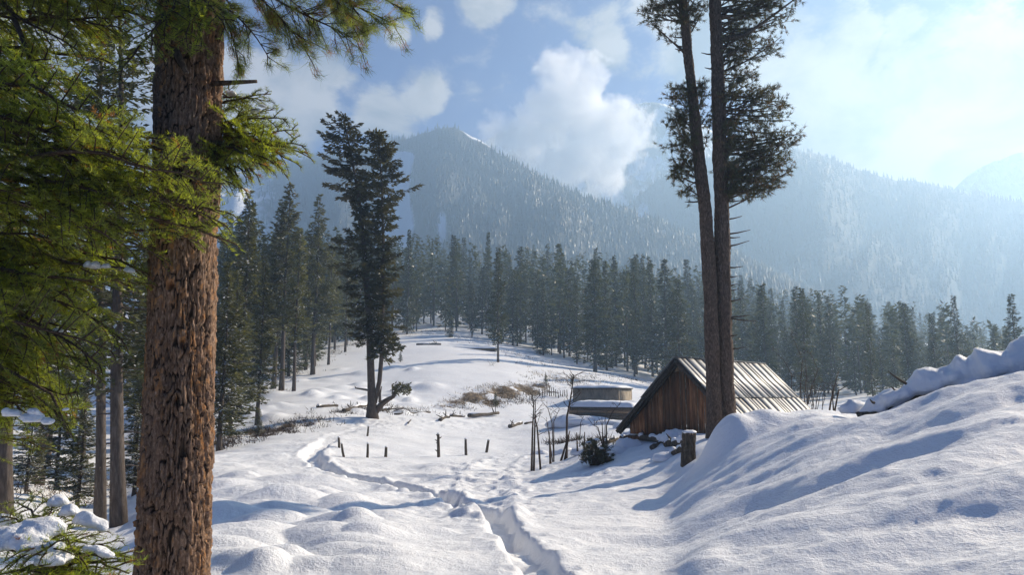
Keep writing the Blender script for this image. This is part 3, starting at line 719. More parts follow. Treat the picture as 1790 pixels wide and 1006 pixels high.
# ---- the two-topped fir on the meadow
def px_leader(pts, y, base):
    """leader curve given in photograph points at distance y, relative to base"""
    w = [P(a, b, y) - base for a, b in pts]; hz = np.array([q.z for q in w]); X = np.array([q.x for q in w]); o = np.argsort(hz)
    return lambda h: np.stack([np.interp(h, hz[o], X[o]), np.zeros_like(h), h], -1)
YF = 55.0
bF = G(650, YF); fir = thing('two_topped_fir', 'dark two-topped fir standing alone on the snowy meadow', 'tree', bF); placed.append((bF.x, bF.y))
hz_of = lambda py: EYE + slope(py) * YF - bF.z
L1 = px_leader([(651, 736), (648, 640), (645, 560), (638, 450), (628, 350), (612, 260), (600, 204)], YF, bF)
L2 = px_leader([(655, 700), (665, 660), (668, 600), (670, 450), (668, 330), (660, 231)], YF, bF)
mpx = YF / F
def ext(pyt, left, right):
    hh = np.array([hz_of(p) for p in pyt])[::-1]; l = np.array(left)[::-1] * mpx; r = np.array(right)[::-1] * mpx
    return lambda h, az: (np.interp(h, hh, l) * np.clip(.5 - .5 * np.cos(az), 0, 1) + np.interp(h, hh, r) * np.clip(.5 + .5 * np.cos(az), 0, 1)) * (1 + .45 * fbm(np.cos(az) * 1.3, h * .8 + np.sin(az) * 1.3, 8, 2))
rng = np.random.default_rng(9)
e1 = ext([204, 235, 270, 300, 340, 400, 450, 520, 560, 640], [12, 32, 58, 85, 72, 45, 62, 48, 38, 5], [12, 34, 60, 68, 66, 55, 52, 50, 36, 3])
e2 = ext([231, 260, 300, 340, 380, 430, 480, 540, 590, 640], [10, 32, 52, 58, 54, 50, 46, 40, 36, 12], [12, 34, 42, 70, 30, 34, 40, 30, 36, 16])
MF = [m_needle('meadow_fir_needles', (.024, .026, .014), (.085, .075, .032), .3), M_SNOW, M_BARK]
c1 = crown(rng, L1, hz_of(600), hz_of(206), 300, e1, .36, 46, .12, (-.3, .25), .35, .25, .014, 1.0, .34)
c2 = crown(rng, L2, hz_of(625), hz_of(233), 300, e2, .36, 46, .12, (-.3, .25), .3, .25, .014, 1.0, .34)
obj('crown', mesh_from('crown', c1, MF), fir); obj('crown', mesh_from('crown', c2, MF), fir)
hs = np.linspace(-.4, hz_of(210), 16)
tr = obj('trunk', mesh_from('trunk', [TB(L1(hs), np.interp(hs, [-.4, .6, 2, 12, 22], [.55, .34, .29, .2, .05]), 12) + (0,),
     TB(L2(np.linspace(hz_of(705), hz_of(238), 14)), np.linspace(.18, .05, 14), 10) + (0,)], [M_BARK], True), fir)
# the crooked low limb with its tuft, and a dead stub on the other side
pl = [P(a, b, YF) - bF for a, b in ((655, 722), (668, 706), (680, 698), (688, 694), (694, 684), (700, 680))]
obj('crooked_limb', mesh_from('crooked_limb', [TB([tuple(q) for q in pl], [.26, .22, .17, .13, .09, .05], 8) + (0,),
    TB([tuple(P(a, b, YF - .3) - bF) for a, b in ((664, 704), (664, 690), (667, 676))], [.12, .09, .03], 6) + (0,),
    TB([tuple(P(a, b, YF - .2) - bF) for a, b in ((645, 683), (633, 681), (621, 679), (621, 676))], [.10, .08, .05, .03], 6) + (0,),
    TB([tuple(P(a, b, YF - .1) - bF) for a, b in ((683, 700), (687, 690), (686, 682))], [.08, .06, .02], 6) + (0,)], [M_BARK], True), fir)
pt = np.array([tuple(P(rng.uniform(684, 716), rng.uniform(672, 690), YF + rng.uniform(-.6, .6)) - bF) for _ in range(420)])
v, f = kites(pt, unit(rng.normal(0, .6, (420, 3)) + np.array([.6, 0, .2])), unit(rng.normal(0, .5, (420, 3)) + np.array([0, 0, 1.])), .26, .11)
obj('needle_tuft', mesh_from('needle_tuft', [(v, f, 0, rng.uniform(0, 1, 420))], MF), fir)

# ---- the twin-trunked pine by the hut
YT = 22.5
bT = G(1264, YT, .15); pine = thing('twin_trunk_pine', 'tall twin-trunked pine with long bare stems beside the plank hut', 'tree', bT); placed.append((bT.x, bT.y))
def PT(px, py, dy=0.0): return np.array(tuple(P(px, py, YT + dy) - bT))
def bark_trunk(name, pts, rads, seg, rows, sc, amp, mats, parent, seed, knots=()):
    """a trunk with furrowed bark as real relief"""
    pts = np.asarray(pts); ti = np.linspace(0, len(pts) - 1, rows)
    path = np.stack([np.interp(ti, np.arange(len(pts)), pts[:, k]) for k in range(3)], -1); rad = np.interp(ti, np.arange(len(pts)), rads)
    th = np.arange(seg) * 2 * np.pi / seg; T, Zz = np.meshgrid(th, path[:, 2]); RR = rad[:, None] + 0 * T
    # wrap-safe plate pattern: sample the cells on a strip that closes on itself
    ncell = max(6, int(round(2 * math.pi * rads[0] / sc[0]))); x = T / (2 * np.pi) * ncell; y = Zz / sc[1]
    cx_, sx_ = np.cos(T), np.sin(T)
    x = x + 1.7 * fbm(cx_ * 2.6 + Zz * 1.3, sx_ * 2.6 + Zz * 2.9, seed, 4, .6); y = y + 1.5 * fbm(cx_ * 3 + 7, sx_ * 3 + Zz * 3, seed + 4, 3)
    f1, f2, rid, rid_n = cells(np.mod(x, ncell), y, seed, True)
    edge = 1 - (1 - sstep(.02, .30, f2 - f1)) * sstep(.03, .22, np.abs(rid - rid_n))
    n2c = ncell * 2; x2 = x * 2 + .5 * fbm(cx_ * 9 + Zz * 5, sx_ * 9, seed + 21, 2); y2 = Zz / sc[1] * 2.6 + .6 * fbm(cx_ * 5, sx_ * 5 + Zz * 7, seed + 22, 3)
    g1, g2, rid2 = cells(np.mod(x2, n2c), y2, seed + 30)
    flake = sstep(.02, .10, g2 - g1)
    ridge = 1 - np.abs(fbm(cx_ * ncell * .32 + 3 + .35 * np.sin(Zz * 4), sx_ * ncell * .32 + Zz * 1.3, seed + 40, 3, .6)) * 2.2
    furrow = sstep(.45, .98, ridge)
    fis = 1 - np.abs(fbm(cx_ * ncell * .13 + 5, sx_ * ncell * .13 + Zz * .55, seed + 60, 4, .55)) * 3.0; furrow = np.maximum(furrow * .6, sstep(.5, 1.0, fis))
    am = .6 + .8 * sstep(-.5, .5, fbm(cx_ * 1.4 + 9 + Zz * .5, sx_ * 1.4 + Zz * .8, seed + 70, 2))
    fine = fbm(cx_ * rads[0] / .012, sx_ * rads[0] / .012 + Zz / .035, seed + 8, 4, .6)
    lump = fbm(cx_ * 1.6 + Zz * .9, sx_ * 1.6 - Zz * .7, seed + 12, 3)
    disp = amp * (edge * (.45 + .55 * rid) + .32 * (rid2 - .5) * flake * edge - .8 * furrow + .30 * fine - .6) + .05 * rads[0] * lump * 2
    disp = disp * am
    for (kt, kz, ks) in knots:
        dk = np.hypot((np.mod(T - kt + np.pi, 2 * np.pi) - np.pi) * rads[0] * 1.25, Zz - kz); disp = disp + .045 * np.exp(-(dk / (ks * 1.7)) ** 2) - .11 * np.exp(-(dk / (ks * .62)) ** 2)
    edge = edge * (1 - .6 * furrow) * (.75 + .25 * flake)
    rid = np.clip(.75 * rid2 + .45 * fbm(cx_ * 2.5 + Zz * 2, sx_ * 2.5 + Zz * 1.2, seed + 55, 3), 0, 1)
    RR = RR + disp
    X = path[:, 0:1] + RR * np.cos(T); Y = path[:, 1:2] + RR * np.sin(T)
    V = np.stack([X, Y, Zz + 0 * X], -1).reshape(-1, 3)
    i = np.arange(rows - 1)[:, None] * seg; j = np.arange(seg)[None, :]; k2 = (j + 1) % seg
    f = np.stack([i + j, i + k2, i + seg + k2, i + seg + j], -1).reshape(-1, 4)
    me = mesh_from(name, [(V, f, 0)], mats, True)
    for nm, arr in (('plate', rid), ('depth', edge)):
        a = me.attributes.new(nm, 'FLOAT', 'POINT'); a.data.foreach_set('value', np.broadcast_to(arr, T.shape).ravel().astype(np.float32))
    return obj(name, me, parent)
r1 = [(1272, 775), (1272, 740), (1268, 640), (1264, 500), (1262, 380), (1258, 240), (1254, 100), (1250, 0), (1247, -120), (1246, -260), (1245, -400)]
w1 = np.array([31, 28, 25, 24, 23, 21, 19, 17, 15, 11, 4]) / 2 * 1.12 * YT / F * np.array([1, 1, 1, 1.02, 1.04, 1.06, 1.1, 1.12, 1.15, 1.2, 1.2])
r2 = [(1250, 775), (1250, 740), (1246, 640), (1241, 500), (1234, 380), (1218, 240), (1204, 110), (1194, 0), (1184, -120), (1176, -260)]
w2 = np.array([30, 25, 22, 21, 20, 18, 15, 13, 9, 3]) / 2 * 1.12 * YT / F * np.array([1, 1, 1, 1.02, 1.04, 1.06, 1.1, 1.12, 1.15, 1.2])
M_BARK_PINE = m_bark('pine_bark', (.03, .02, .015), (.10, .068, .05), (.20, .145, .11), (24, 24, 9), .7, .03)
bark_trunk('trunk', [PT(a, b, .04) for a, b in r1], w1, 40, 420, (.06, .16), .020, [M_BARK_PINE], pine, 31)
bark_trunk('trunk', [PT(a, b, -.10) for a, b in r2], w2, 36, 380, (.06, .16), .018, [M_BARK_PINE], pine, 37)
def ax(pts, py): return np.interp(py, [p[1] for p in pts][::-1], [p[0] for p in pts][::-1])
rng = np.random.default_rng(12)
def tufts(rng, pts, nd, Ln, wd, k=14):
    """pine tufts: needles fanning forward from each twig end"""
    n = len(pts); p = np.repeat(pts, k, 0) + rng.normal(0, .02, (n * k, 3)); d = np.repeat(nd, k, 0)
    d = unit(d * .9 + rng.normal(0, .62, (n * k, 3))); s = unit(np.cross(d, rng.normal(0, 1, (n * k, 3))))
    v, f = slivers(p - d * .02, d, s, Ln * rng.uniform(.6, 1.15, n * k), wd)
    return v, f, 0, np.repeat(np.clip(rng.uniform(0, 1, n) * .8 + .1 * rng.normal(size=n), 0, 1), k)
def cluster(name, axis, dy0, spec, nper, Ln=.17, wd=.016, droop=-.1):
    """limbs from the trunk into an ellipse of the picture plane, with depth, each ending in many tufts"""
    parts = []; P0 = []; D0 = []
    for (cx, cy, rx, ry, rd, nb) in spec:
        for b in range(nb):
            a = rng.uniform(0, 6.28); q = rng.uniform(.35, 1) ** .5
            ex, ey = cx + rx * q * math.cos(a), cy + ry * q * math.sin(a); ed = rng.uniform(-rd, rd)
            sy = ey + rng.uniform(-25, 70) * (1 if ey < 320 else -.4); s0 = PT(ax(axis, sy), sy, dy0); e0 = PT(ex, ey, dy0 + ed)
            mid = (s0 + e0) / 2 + np.array([rng.uniform(-.15, .15), 0, rng.uniform(-.32, .12)]); l = np.linalg.norm(e0 - s0)
            tt = np.linspace(0, 1, 7)[:, None]; path = s0 * (1 - tt) ** 2 + 2 * mid * tt * (1 - tt) + e0 * tt ** 2
            parts.append(TB(path, np.linspace(.022, .006, 7) * (1 + l * .25), 5) + (1,))
            for k in range(nper):
                u = rng.uniform(.35, 1.0); pp = s0 * (1 - u) ** 2 + 2 * mid * u * (1 - u) + e0 * u ** 2; dd = unit((e0 - s0) / l * .7 + rng.normal(0, .75, 3))
                tl = rng.uniform(.12, .55) * (1.1 - .45 * u); end = pp + dd * tl + np.array([0, 0, .25 * tl * tl])
                parts.append(TB([pp, (pp + end) / 2 + rng.normal(0, .015, 3), end], [.006, .005, .003], 3) + (1,))
                P0.append(end); D0.append(dd)
                if tl > .2: P0.append((pp + end) / 2); D0.append(dd)
    parts.insert(0, tufts(rng, np.array(P0), np.array(D0), Ln, wd))
    return obj(name, mesh_from(name, parts, [M_PINE, M_BARK]), pine)
cluster('foliage_bough', r1, .04, [(1325, 230, 62, 100, .9, 46), (1345, 285, 45, 55, .7, 20), (1300, 180, 32, 60, .6, 16), (1368, 240, 28, 40, .4, 8), (1295, 310, 26, 38, .5, 8)], 13)
cluster('foliage_bough', r2, -.1, [(1190, 180, 24, 40, .5, 14), (1180, 245, 20, 45, .5, 12), (1192, 310, 15, 35, .4, 8), (1225, 200, 16, 60, .5, 8)], 12)
cluster('foliage_bough', r2, -.1, [(1165, 20, 42, 26, .6, 18), (1205, 10, 26, 30, .6, 10), (1180, -70, 55, 60, .9, 22), (1175, -170, 45, 60, .8, 16)], 11)
cluster('foliage_bough', r1, .04, [(1330, 38, 50, 32, .6, 20), (1380, 0, 36, 18, .5, 12), (1340, 75, 36, 20, .4, 8), (1290, 85, 14, 26, .3, 5), (1320, -70, 90, 50, 1.0, 26), (1270, -180, 80, 80, 1.1, 30), (1255, -320, 50, 60, .7, 18)], 11)
lm = []
for pts, r0 in (([(1262, 70), (1300, 62), (1330, 42), (1360, 20), (1400, -10)], .085), ([(1260, 30), (1290, 26), (1320, 10), (1350, -8)], .06), ([(1262, 85), (1285, 70), (1300, 64)], .045),
                ([(1258, 210), (1275, 190), (1282, 160)], .04), ([(1258, 290), (1285, 300), (1300, 285), (1330, 268)], .05)):
    obj('limb', mesh_from('limb', [TB([PT(a, b, -.1) for a, b in pts], np.linspace(r0, .02, len(pts)), 7) + (0,)], [M_BARK], True), pine)
for (sy, ex, ey, side) in ((352, 1302, 350, 1), (384, 1297, 378, 1), (410, 1312, 402, 1), (415, 1294, 415, 1), (432, 1310, 421, 1), (468, 1299, 466, 1), (484, 1290, 483, 1), (500, 1290, 496, 1), (508, 1291, 506, 1), (528, 1300, 521, 1), (556, 1322, 562, 1), (555, 1312, 551, 1), (587, 1289, 586, 1),
                           (611, 1304, 607, 1), (65, 1176, 64, 2), (82, 1178, 77, 2), (88, 1180, 85, 2), (320, 1200, 316, 2), (352, 1197, 353, 2), (450, 1226, 448, 2), (548, 1230, 550, 2), (95, 1226, 92, 3), (120, 1232, 118, 3), (115, 1283, 104, 1), (125, 1280, 118, 1), (447, 1240, 448, 3), (512, 1252, 516, 3)):
    a0 = ax(r1, sy) + 6 if side == 1 else (ax(r2, sy) - 6 if side == 2 else ax(r1, sy) - 6)
    dd = rng.uniform(-.35, .1) if side < 3 else -.35
    q0, q1 = PT(a0, sy, 0), PT(ex, ey, dd); mid = (q0 + q1) / 2 + np.array([0, 0, -.02])
    obj('dead_stub', mesh_from('dead_stub', [TB([q0, mid, q1], [.032, .022, .009], 6) + (0,)], [M_TWIG], True), pine)

# ---- foreground boughs: needles are single faces on twigs
def twig_needles(rng, seg, step, nl, nw, flat=.25):
    """seg: (n,2,3) twig segments; comb of needles along each"""
    a, b = seg[:, 0], seg[:, 1]; ln = np.linalg.norm(b - a, axis=1); c = np.maximum(2, (ln / step).astype(int))
    i = np.repeat(np.arange(len(a)), c); u = rng.uniform(0, 1.02, len(i)); d = unit(b - a)[i]; p = a[i] + (b - a)[i] * u[:, None]
    upv = np.array([0, 0, 1.]); lat = unit(np.cross(d, upv) + 1e-6); nu = np.cross(lat, d); side = np.where(rng.uniform(0, 1, len(i)) < .5, -1., 1.)
    ang = rng.normal(0, flat * 1.6, len(i)); ang = np.where(rng.uniform(0, 1, len(i)) < .3, np.pi / 2 * rng.uniform(.3, 1, len(i)), ang)
    nd = unit(d * rng.uniform(.35, .8, len(i))[:, None] + lat * (side * np.cos(ang))[:, None] + nu * np.abs(np.sin(ang))[:, None] + rng.normal(0, .08, (len(i), 3)))
    s = unit(np.cross(nd, nu) + rng.normal(0, .3, (len(i), 3)))
    v, f = slivers(p, nd, s, nl * rng.uniform(.7, 1.15, len(i)), nw)
    young = np.repeat(rng.uniform(0, 1, len(a)), c)
    tint = np.clip(.16 + .5 * young + .25 * u + .15 * rng.uniform(-1, 1, len(i)), .15, 1); tint = np.where(young < .035, .05, tint)
    return v, f, 0, tint
def fir_branch(seed, Ln, nl=.040, nw=.0052):
    rng = np.random.default_rng(seed); parts = []; segs = []
    t = np.linspace(0, 1, 9); wob = rng.normal(0, .02, (9, 2)); wob[0] = 0
    main = np.stack([Ln * t, Ln * (wob[:, 0] + .03 * np.sin(t * 5 + seed)), Ln * (-.16 * t ** 2 + .10 * t + wob[:, 1] * .5)], -1)
    at = lambda q: np.array([np.interp(q, t, main[:, k]) for k in range(3)])
    parts.append(TB(main, np.linspace(.016, .004, 9) * (.6 + .5 * Ln), 5) + (1,))
    q = .14; sd = 1
    while q < 1:
        l = min(.62, (.46 * Ln) * (1.04 - q) ** .8 * min(1, .45 + q * 1.6)) * rng.uniform(.65, 1.15) + .05
        p = at(q); an = rng.uniform(.75, 1.05); d = np.array([math.cos(an), sd * math.sin(an), rng.uniform(-.55, .25)]); d /= np.linalg.norm(d)
        e1 = p + d * l * .55; e = p + d * l + np.array([0, 0, -.22 * l * l - .02]); segs += [(p + d * l * .12, e1), (e1, e)]
        parts.append(TB([p, e1, e], [.006, .0045, .002], 4) + (1,))
        n2 = int(l / .085)
        for j in range(1, n2 + 1):
            for s2 in (-1, 1):
                if rng.uniform() < .22: continue
                w = (j + rng.uniform(-.3, .3)) / (n2 + 1); pp = p + (e1 - p) * min(1, w / .55) if w < .55 else e1 + (e - e1) * ((w - .55) / .45)
                l2 = (.05 + .36 * l * (1 - w)) * rng.uniform(.7, 1.2); a2 = rng.uniform(.6, .95) * s2; ca, sa = math.cos(a2), math.sin(a2)
                d2 = np.array([d[0] * ca - d[1] * sa, d[0] * sa + d[1] * ca, d[2] + rng.uniform(-.5, .3)]); d2 /= np.linalg.norm(d2)
                segs.append((pp, pp + d2 * l2 + np.array([0, 0, -.25 * l2 * l2])))
        q += .062 / Ln * rng.uniform(.7, 1.3); sd = -sd
    segs += [(at(x), at(x + .1)) for x in np.arange(.5, .95, .1)]
    parts.insert(0, twig_needles(rng, np.array(segs), .0042, nl, nw))
    return mesh_from('branch', parts, [M_FIR_NEAR, M_TWIG]), Ln
def pine_branch(seed, Ln):
    rng = np.random.default_rng(seed); parts = []; P0 = []; D0 = []
    t = np.linspace(0, 1, 9); main = np.stack([Ln * t, Ln * .05 * np.sin(t * 4 + seed), Ln * (.05 * t - .22 * t ** 2)], -1)
    at = lambda q: np.array([np.interp(q, t, main[:, k]) for k in range(3)])
    parts.append(TB(main, np.linspace(.012, .004, 9), 6) + (1,))
    for k in range(int(Ln * 26)):
        q = rng.uniform(.2, 1); p = at(q); an = rng.uniform(.3, 1.2) * rng.choice([-1, 1]); l = rng.uniform(.12, .42) * (1.15 - .5 * q)
        d = np.array([math.cos(an), math.sin(an), rng.uniform(-.55, .35)]); d /= np.linalg.norm(d); e = p + d * l + np.array([0, 0, -.1 * l])
        parts.append(TB([p, (p + e) / 2 + rng.normal(0, .012, 3), e], [.005, .004, .0025], 4) + (1,))
        for u in (.55, .8, 1.0): P0.append(p + (e - p) * u); D0.append(d)
    v, f, m_, tn = tufts(rng, np.array(P0), np.array(D0), .115, .0034, 26); tn = np.where(np.repeat(rng.uniform(0, 1, len(P0)), 26) < .16, .04, np.clip(tn * .7 + .15, .15, 1))
    parts.insert(0, (v, f, 0, tn))
    return mesh_from('branch', parts, [M_FIR_NEAR, M_TWIG]), Ln
FB = [fir_branch(400 + i, l) for i, l in enumerate((.7, .7, 1.1, 1.1, 1.6, 1.6, 2.2))]
PB = [pine_branch(420 + i, l) for i, l in enumerate((.8, 1.1))]
rb = np.random.default_rng(41)
def set_branch(tree, base, S0, E0, protos, roll=.5, name='branch'):
    S0, E0 = Vector(S0), Vector(E0); X = E0 - S0; l = X.length; X.normalize()
    c = sorted(protos, key=lambda p: abs(math.log(p[1] / l)))[:2]; pr = c[int(rb.integers(len(c)))] if len(c) > 1 and abs(math.log(c[1][1] / l)) < .35 else c[0]
    Y = Vector((0, 0, 1)).cross(X).normalized(); Z = X.cross(Y); r = rb.normal(0, roll); Y, Z = Y * math.cos(r) + Z * math.sin(r), Z * math.cos(r) - Y * math.sin(r)
    s = l / pr[1]; m = Matrix((X * s, Y * s, Z * s)).transposed().to_4x4(); m.translation = S0 - base
    o = obj(name, pr[0], tree); o.matrix_basis = m; return o
def fuse(o, vox, it=6):
    r = o.modifiers.new('fuse', 'REMESH'); r.mode = 'VOXEL'; r.voxel_size = vox; r.use_smooth_shade = True
    q = o.modifiers.new('settle', 'SMOOTH'); q.factor = .5; q.iterations = it
def clump(tree, base, p, rx, ry, rz, parent=None):
    parts = []
    for k in range(5):
        v, f = blob(rb, rx * rb.uniform(.45, .95), ry * rb.uniform(.45, .9), rz * rb.uniform(.6, .95), .38, 20, 12, -.3)
        parts.append((v + np.array([rb.uniform(-.6, .6) * rx, rb.uniform(-.5, .5) * ry, rb.uniform(-.5, .15) * rz]), f, 0))
    o = obj('snow_clump', mesh_from('snow_clump', parts, [M_SNOW], True), tree, Vector(p) - base); fuse(o, max(.006, rz * .16)); return o

# the big trunk
YB = 6.0
bB = P(303, 1006, YB); bB.z = gz(bB.x, YB) - .1
big = thing('foreground_fir', 'massive fir trunk with furrowed orange-flecked bark and hanging green boughs', 'tree', bB)
def PB_(px, py, y=YB): return np.array(tuple(P(px, py, y) - bB))
tp = [(298, 1130), (303, 1006), (308, 850), (313, 700), (317, 560), (320, 420), (325, 300), (329, 180), (334, 60), (338, -60), (342, -200), (346, -340)]
tw = [132, 119, 115, 113, 111, 110, 108, 106, 106, 104, 102, 100]
pts = [PB_(a, b) for a, b in tp]; rads = np.array(tw) / 2 * YB / F * np.array([math.cos(PIT) + slope(b) * math.sin(PIT) for _, b in tp])
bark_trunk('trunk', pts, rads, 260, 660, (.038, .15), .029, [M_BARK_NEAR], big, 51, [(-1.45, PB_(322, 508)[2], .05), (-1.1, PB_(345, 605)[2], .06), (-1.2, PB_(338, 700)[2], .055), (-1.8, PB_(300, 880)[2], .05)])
for (a, b, c, d, r0, y1) in ((383, 146, 449, 142, .026, 5.9), (372, 391, 394, 393, .03, 5.85), (318, 82, 326, 128, .035, 5.62)):
    q0, q1 = PB_(a - 14, b, 5.9 if y1 > 5.7 else 5.75), PB_(c, d, y1); obj('dead_stub', mesh_from('dead_stub', [TB([q0, (q0 + q1) / 2, q1], [r0, r0 * .8, r0 * .55], 8) + (0,)], [M_BARK], True), big)
for (sx, sy, ex, ey, y0, y1) in [(350, 230, 548, 262, 6.0, 5.9), (350, 215, 500, 205, 6.1, 6.2), (350, 190, 470, 158, 6.1, 6.3), (350, 250, 535, 250, 6.0, 6.3), (350, 250, 440, 305, 6.0, 5.8), (350, 240, 490, 280, 6.0, 5.8), (380, 230, 475, 185, 6.3, 6.6), (380, 235, 520, 225, 6.2, 6.4), (380, 240, 450, 250, 6.2, 6.2),
                                 (380, 160, 452, 200, 6.3, 6.6), (400, 235, 530, 285, 6.0, 6.1), (360, 260, 430, 330, 6.0, 5.7), (390, 170, 480, 175, 6.2, 6.3), (380, 235, 425, 290, 6.2, 6.4),
                                 (330, -40, 390, 45, 5.7, 5.4), (330, -60, 330, 70, 5.7, 5.3), (320, -50, 280, 60, 5.7, 5.3), (330, -20, 360, 80, 5.7, 5.4), (320, -30, 245, 90, 5.7, 5.2), (320, 0, 200, 130, 5.7, 5.2)]:
    set_branch(big, bB, P(sx, sy, y0), P(ex, ey, y1), FB)
    if sx >= 350:
        for k in range(2): set_branch(big, bB, P(sx + 20, sy + rb.uniform(-25, 25), y0 + rb.uniform(-.1, .3)), P(ex - rb.uniform(5, 70), ey + rb.uniform(-28, 28), y1 + rb.uniform(-.3, .3)), FB, .8)
for (sx, sy, ex, ey, y0, y1) in [(380, -60, 560, 60, 6.0, 6.0), (420, -40, 640, 60, 6.0, 6.2), (480, -50, 700, 20, 6.1, 6.3), (520, -60, 640, 25, 6.0, 5.8), (360, -20, 470, 90, 6.0, 6.1), (540, -50, 715, -10, 6.2, 6.3), (440, -50, 560, 20, 6.2, 6.4), (380, 10, 440, 110, 5.9, 5.8), (400, -70, 500, 20, 6.3, 6.4), (560, -60, 660, 40, 6.2, 6.2), (360, -50, 430, 50, 6.1, 6.2)]:
    set_branch(big, bB, P(sx, sy, y0), P(ex, ey, y1), PB, .7)
obj('limb', mesh_from('limb', [TB([PB_(a, b, y) for a, b, y in ((340, -120, 6.0), (440, -75, 6.0), (560, -58, 6.1), (720, -30, 6.3))], [.05, .04, .028, .012], 8) + (0,)], [M_BARK], True), big)
for (a, b, y, r) in ((405, 163, 6.2, .03), (446, 193, 6.3, .028), (458, 185, 6.3, .02), (425, 228, 6.1, .02)): clump(big, bB, P(a, b, y), r * 1.5, r * 1.3, r)

# the neighbouring fir whose stem stands out of frame and whose boughs reach in
bL = Vector((-5.6, 6.0, 0)); bL.z = gz(bL.x, bL.y) - .1
lf = thing('neighbour_fir', 'fir with sunlit yellow-green boughs reaching across the big trunk', 'tree', bL)
obj('trunk', mesh_from('trunk', [TB([(0, 0, -.2), (0, 0, 2), (.05, 0, 5), (.1, 0, 8)], [.26, .22, .17, .1], 14) + (0,)], [M_BARK], True), lf)
ENV = ([-120, 0, 60, 110, 245, 275, 310, 390, 415, 450, 490, 540, 600, 650, 700, 750, 790], [330, 370, 330, 235, 225, 380, 415, 390, 330, 255, 250, 205, 212, 165, 140, 130, 60])
nb_ = 0
for py in np.arange(-110, 770, 26):
    en = np.interp(py, *ENV); n = 5 if py < 120 else 4
    for k in range(n):
        ex = en - (en + 60) * (k / n) ** .9 * rb.uniform(.85, 1.15) + rb.normal(0, 12); ey = py + rb.normal(0, 12)
        front = 5.2 if 215 < py < 420 else 5.9
        y1 = (front + rb.uniform(-.35, .25)) if k < 3 else front + rb.uniform(-.5, 1.6)
        if 70 < py < 250 and ex > 215: continue
        E0 = P(ex, ey, y1); l = rb.uniform(.7, 1.9) if k else rb.uniform(1.2, 2.2)
        back = Vector((-1, rb.uniform(-.25, .35), rb.uniform(-.05, .42))); back.normalize()
        set_branch(lf, bL, E0 + back * l, E0, FB); nb_ += 1
for (pth, r0) in (([(-120, 130), (60, 222), (140, 245), (200, 254), (330, 262)], .026), ([(-150, 380), (0, 420), (120, 460), (230, 470)], .02), ([(-100, -100), (20, 20), (60, 120), (110, 260)], .03), ([(-150, 600), (0, 640), (90, 690), (120, 760)], .016)):
    obj('limb', mesh_from('limb', [TB([tuple(P(a, b, 5.75) - bL) for a, b in pth], np.linspace(r0, .008, len(pth)), 7) + (0,)], [M_BARK], True), lf)
for (a, b, y, r) in ((160, 463, 5.7, .045), (185, 466, 5.7, .03), (228, 473, 5.75, .035), (100, 578, 5.7, .03), (20, 722, 5.4, .05), (55, 731, 5.4, .05), (85, 738, 5.4, .04), (60, 722, 5.4, .04), (115, 716, 5.5, .02)): clump(lf, bL, P(a, b, y), r * 1.25, r * 1.0, r * .9)

# the low snow-laden fir in the corner
bY = P(70, 1000, 4.6); bY.z = gz(bY.x, bY.y) - .05
yf = thing('snowy_sapling', 'low fir sapling loaded with thick snow at the foot of the boughs', 'tree', bY)
tz = P(70, 905, 4.6).z - bY.z
obj('trunk', mesh_from('trunk', [TB([(0, 0, -.1), (.02, 0, tz * .6), (0, .02, tz)], [.03, .022, .008], 8) + (0,)], [M_BARK], True), yf)
for (ex, ey, y1) in [(232, 962, 4.5), (225, 985, 4.3), (190, 925, 4.8), (150, 900, 5.0), (100, 868, 4.9), (30, 868, 4.9), (-20, 890, 4.7), (180, 1005, 4.1), (110, 1010, 3.9), (30, 1005, 3.9), (210, 1015, 4.4), (60, 895, 5.1), (130, 940, 4.3), (-40, 960, 4.2), (70, 960, 4.0), (160, 960, 4.2), (0, 1010, 4.2), (215, 940, 4.7), (140, 880, 4.9), (90, 1040, 3.9), (170, 1040, 4.2)]:
    E0 = P(ex, ey, y1); S0 = bY + Vector((0, 0, max(.15, min(tz * .95, (E0.z - bY.z) * .9)))); set_branch(yf, bY, S0, E0, FB, .35)
for load in ([(75, 925, 4.45, .13, .055), (45, 945, 4.35, .11, .045), (20, 940, 4.4, .09, .045), (0, 955, 4.35, .1, .04), (95, 962, 4.25, .08, .045), (88, 985, 4.15, .09, .035), (60, 935, 4.4, .1, .05), (110, 975, 4.2, .06, .03), (55, 965, 4.25, .07, .03)],
             [(105, 880, 4.8, .06, .035), (125, 895, 4.7, .07, .035), (145, 908, 4.6, .07, .035), (165, 918, 4.6, .06, .03), (178, 925, 4.6, .045, .025)],
             [(155, 962, 4.3, .045, .02), (172, 964, 4.3, .05, .022), (190, 972, 4.3, .04, .02)], [(10, 915, 4.7, .07, .03), (-15, 925, 4.7, .08, .03)]):
    parts = []
    for (a, b, y, rx, rz) in load:
        for k in range(2):
            v, f = blob(rb, rx * rb.uniform(.7, 1.1), rx * rb.uniform(.6, 1.0), rz * 1.1, .45, 20, 12, -.5); q = P(a + rb.normal(0, 4), b + rb.normal(0, 3), y) - bY; parts.append((v + np.array(tuple(q)), f, 0))
    fuse(obj('snow_load', mesh_from('snow_load', parts, [M_SNOW], True), yf), .010, 8)

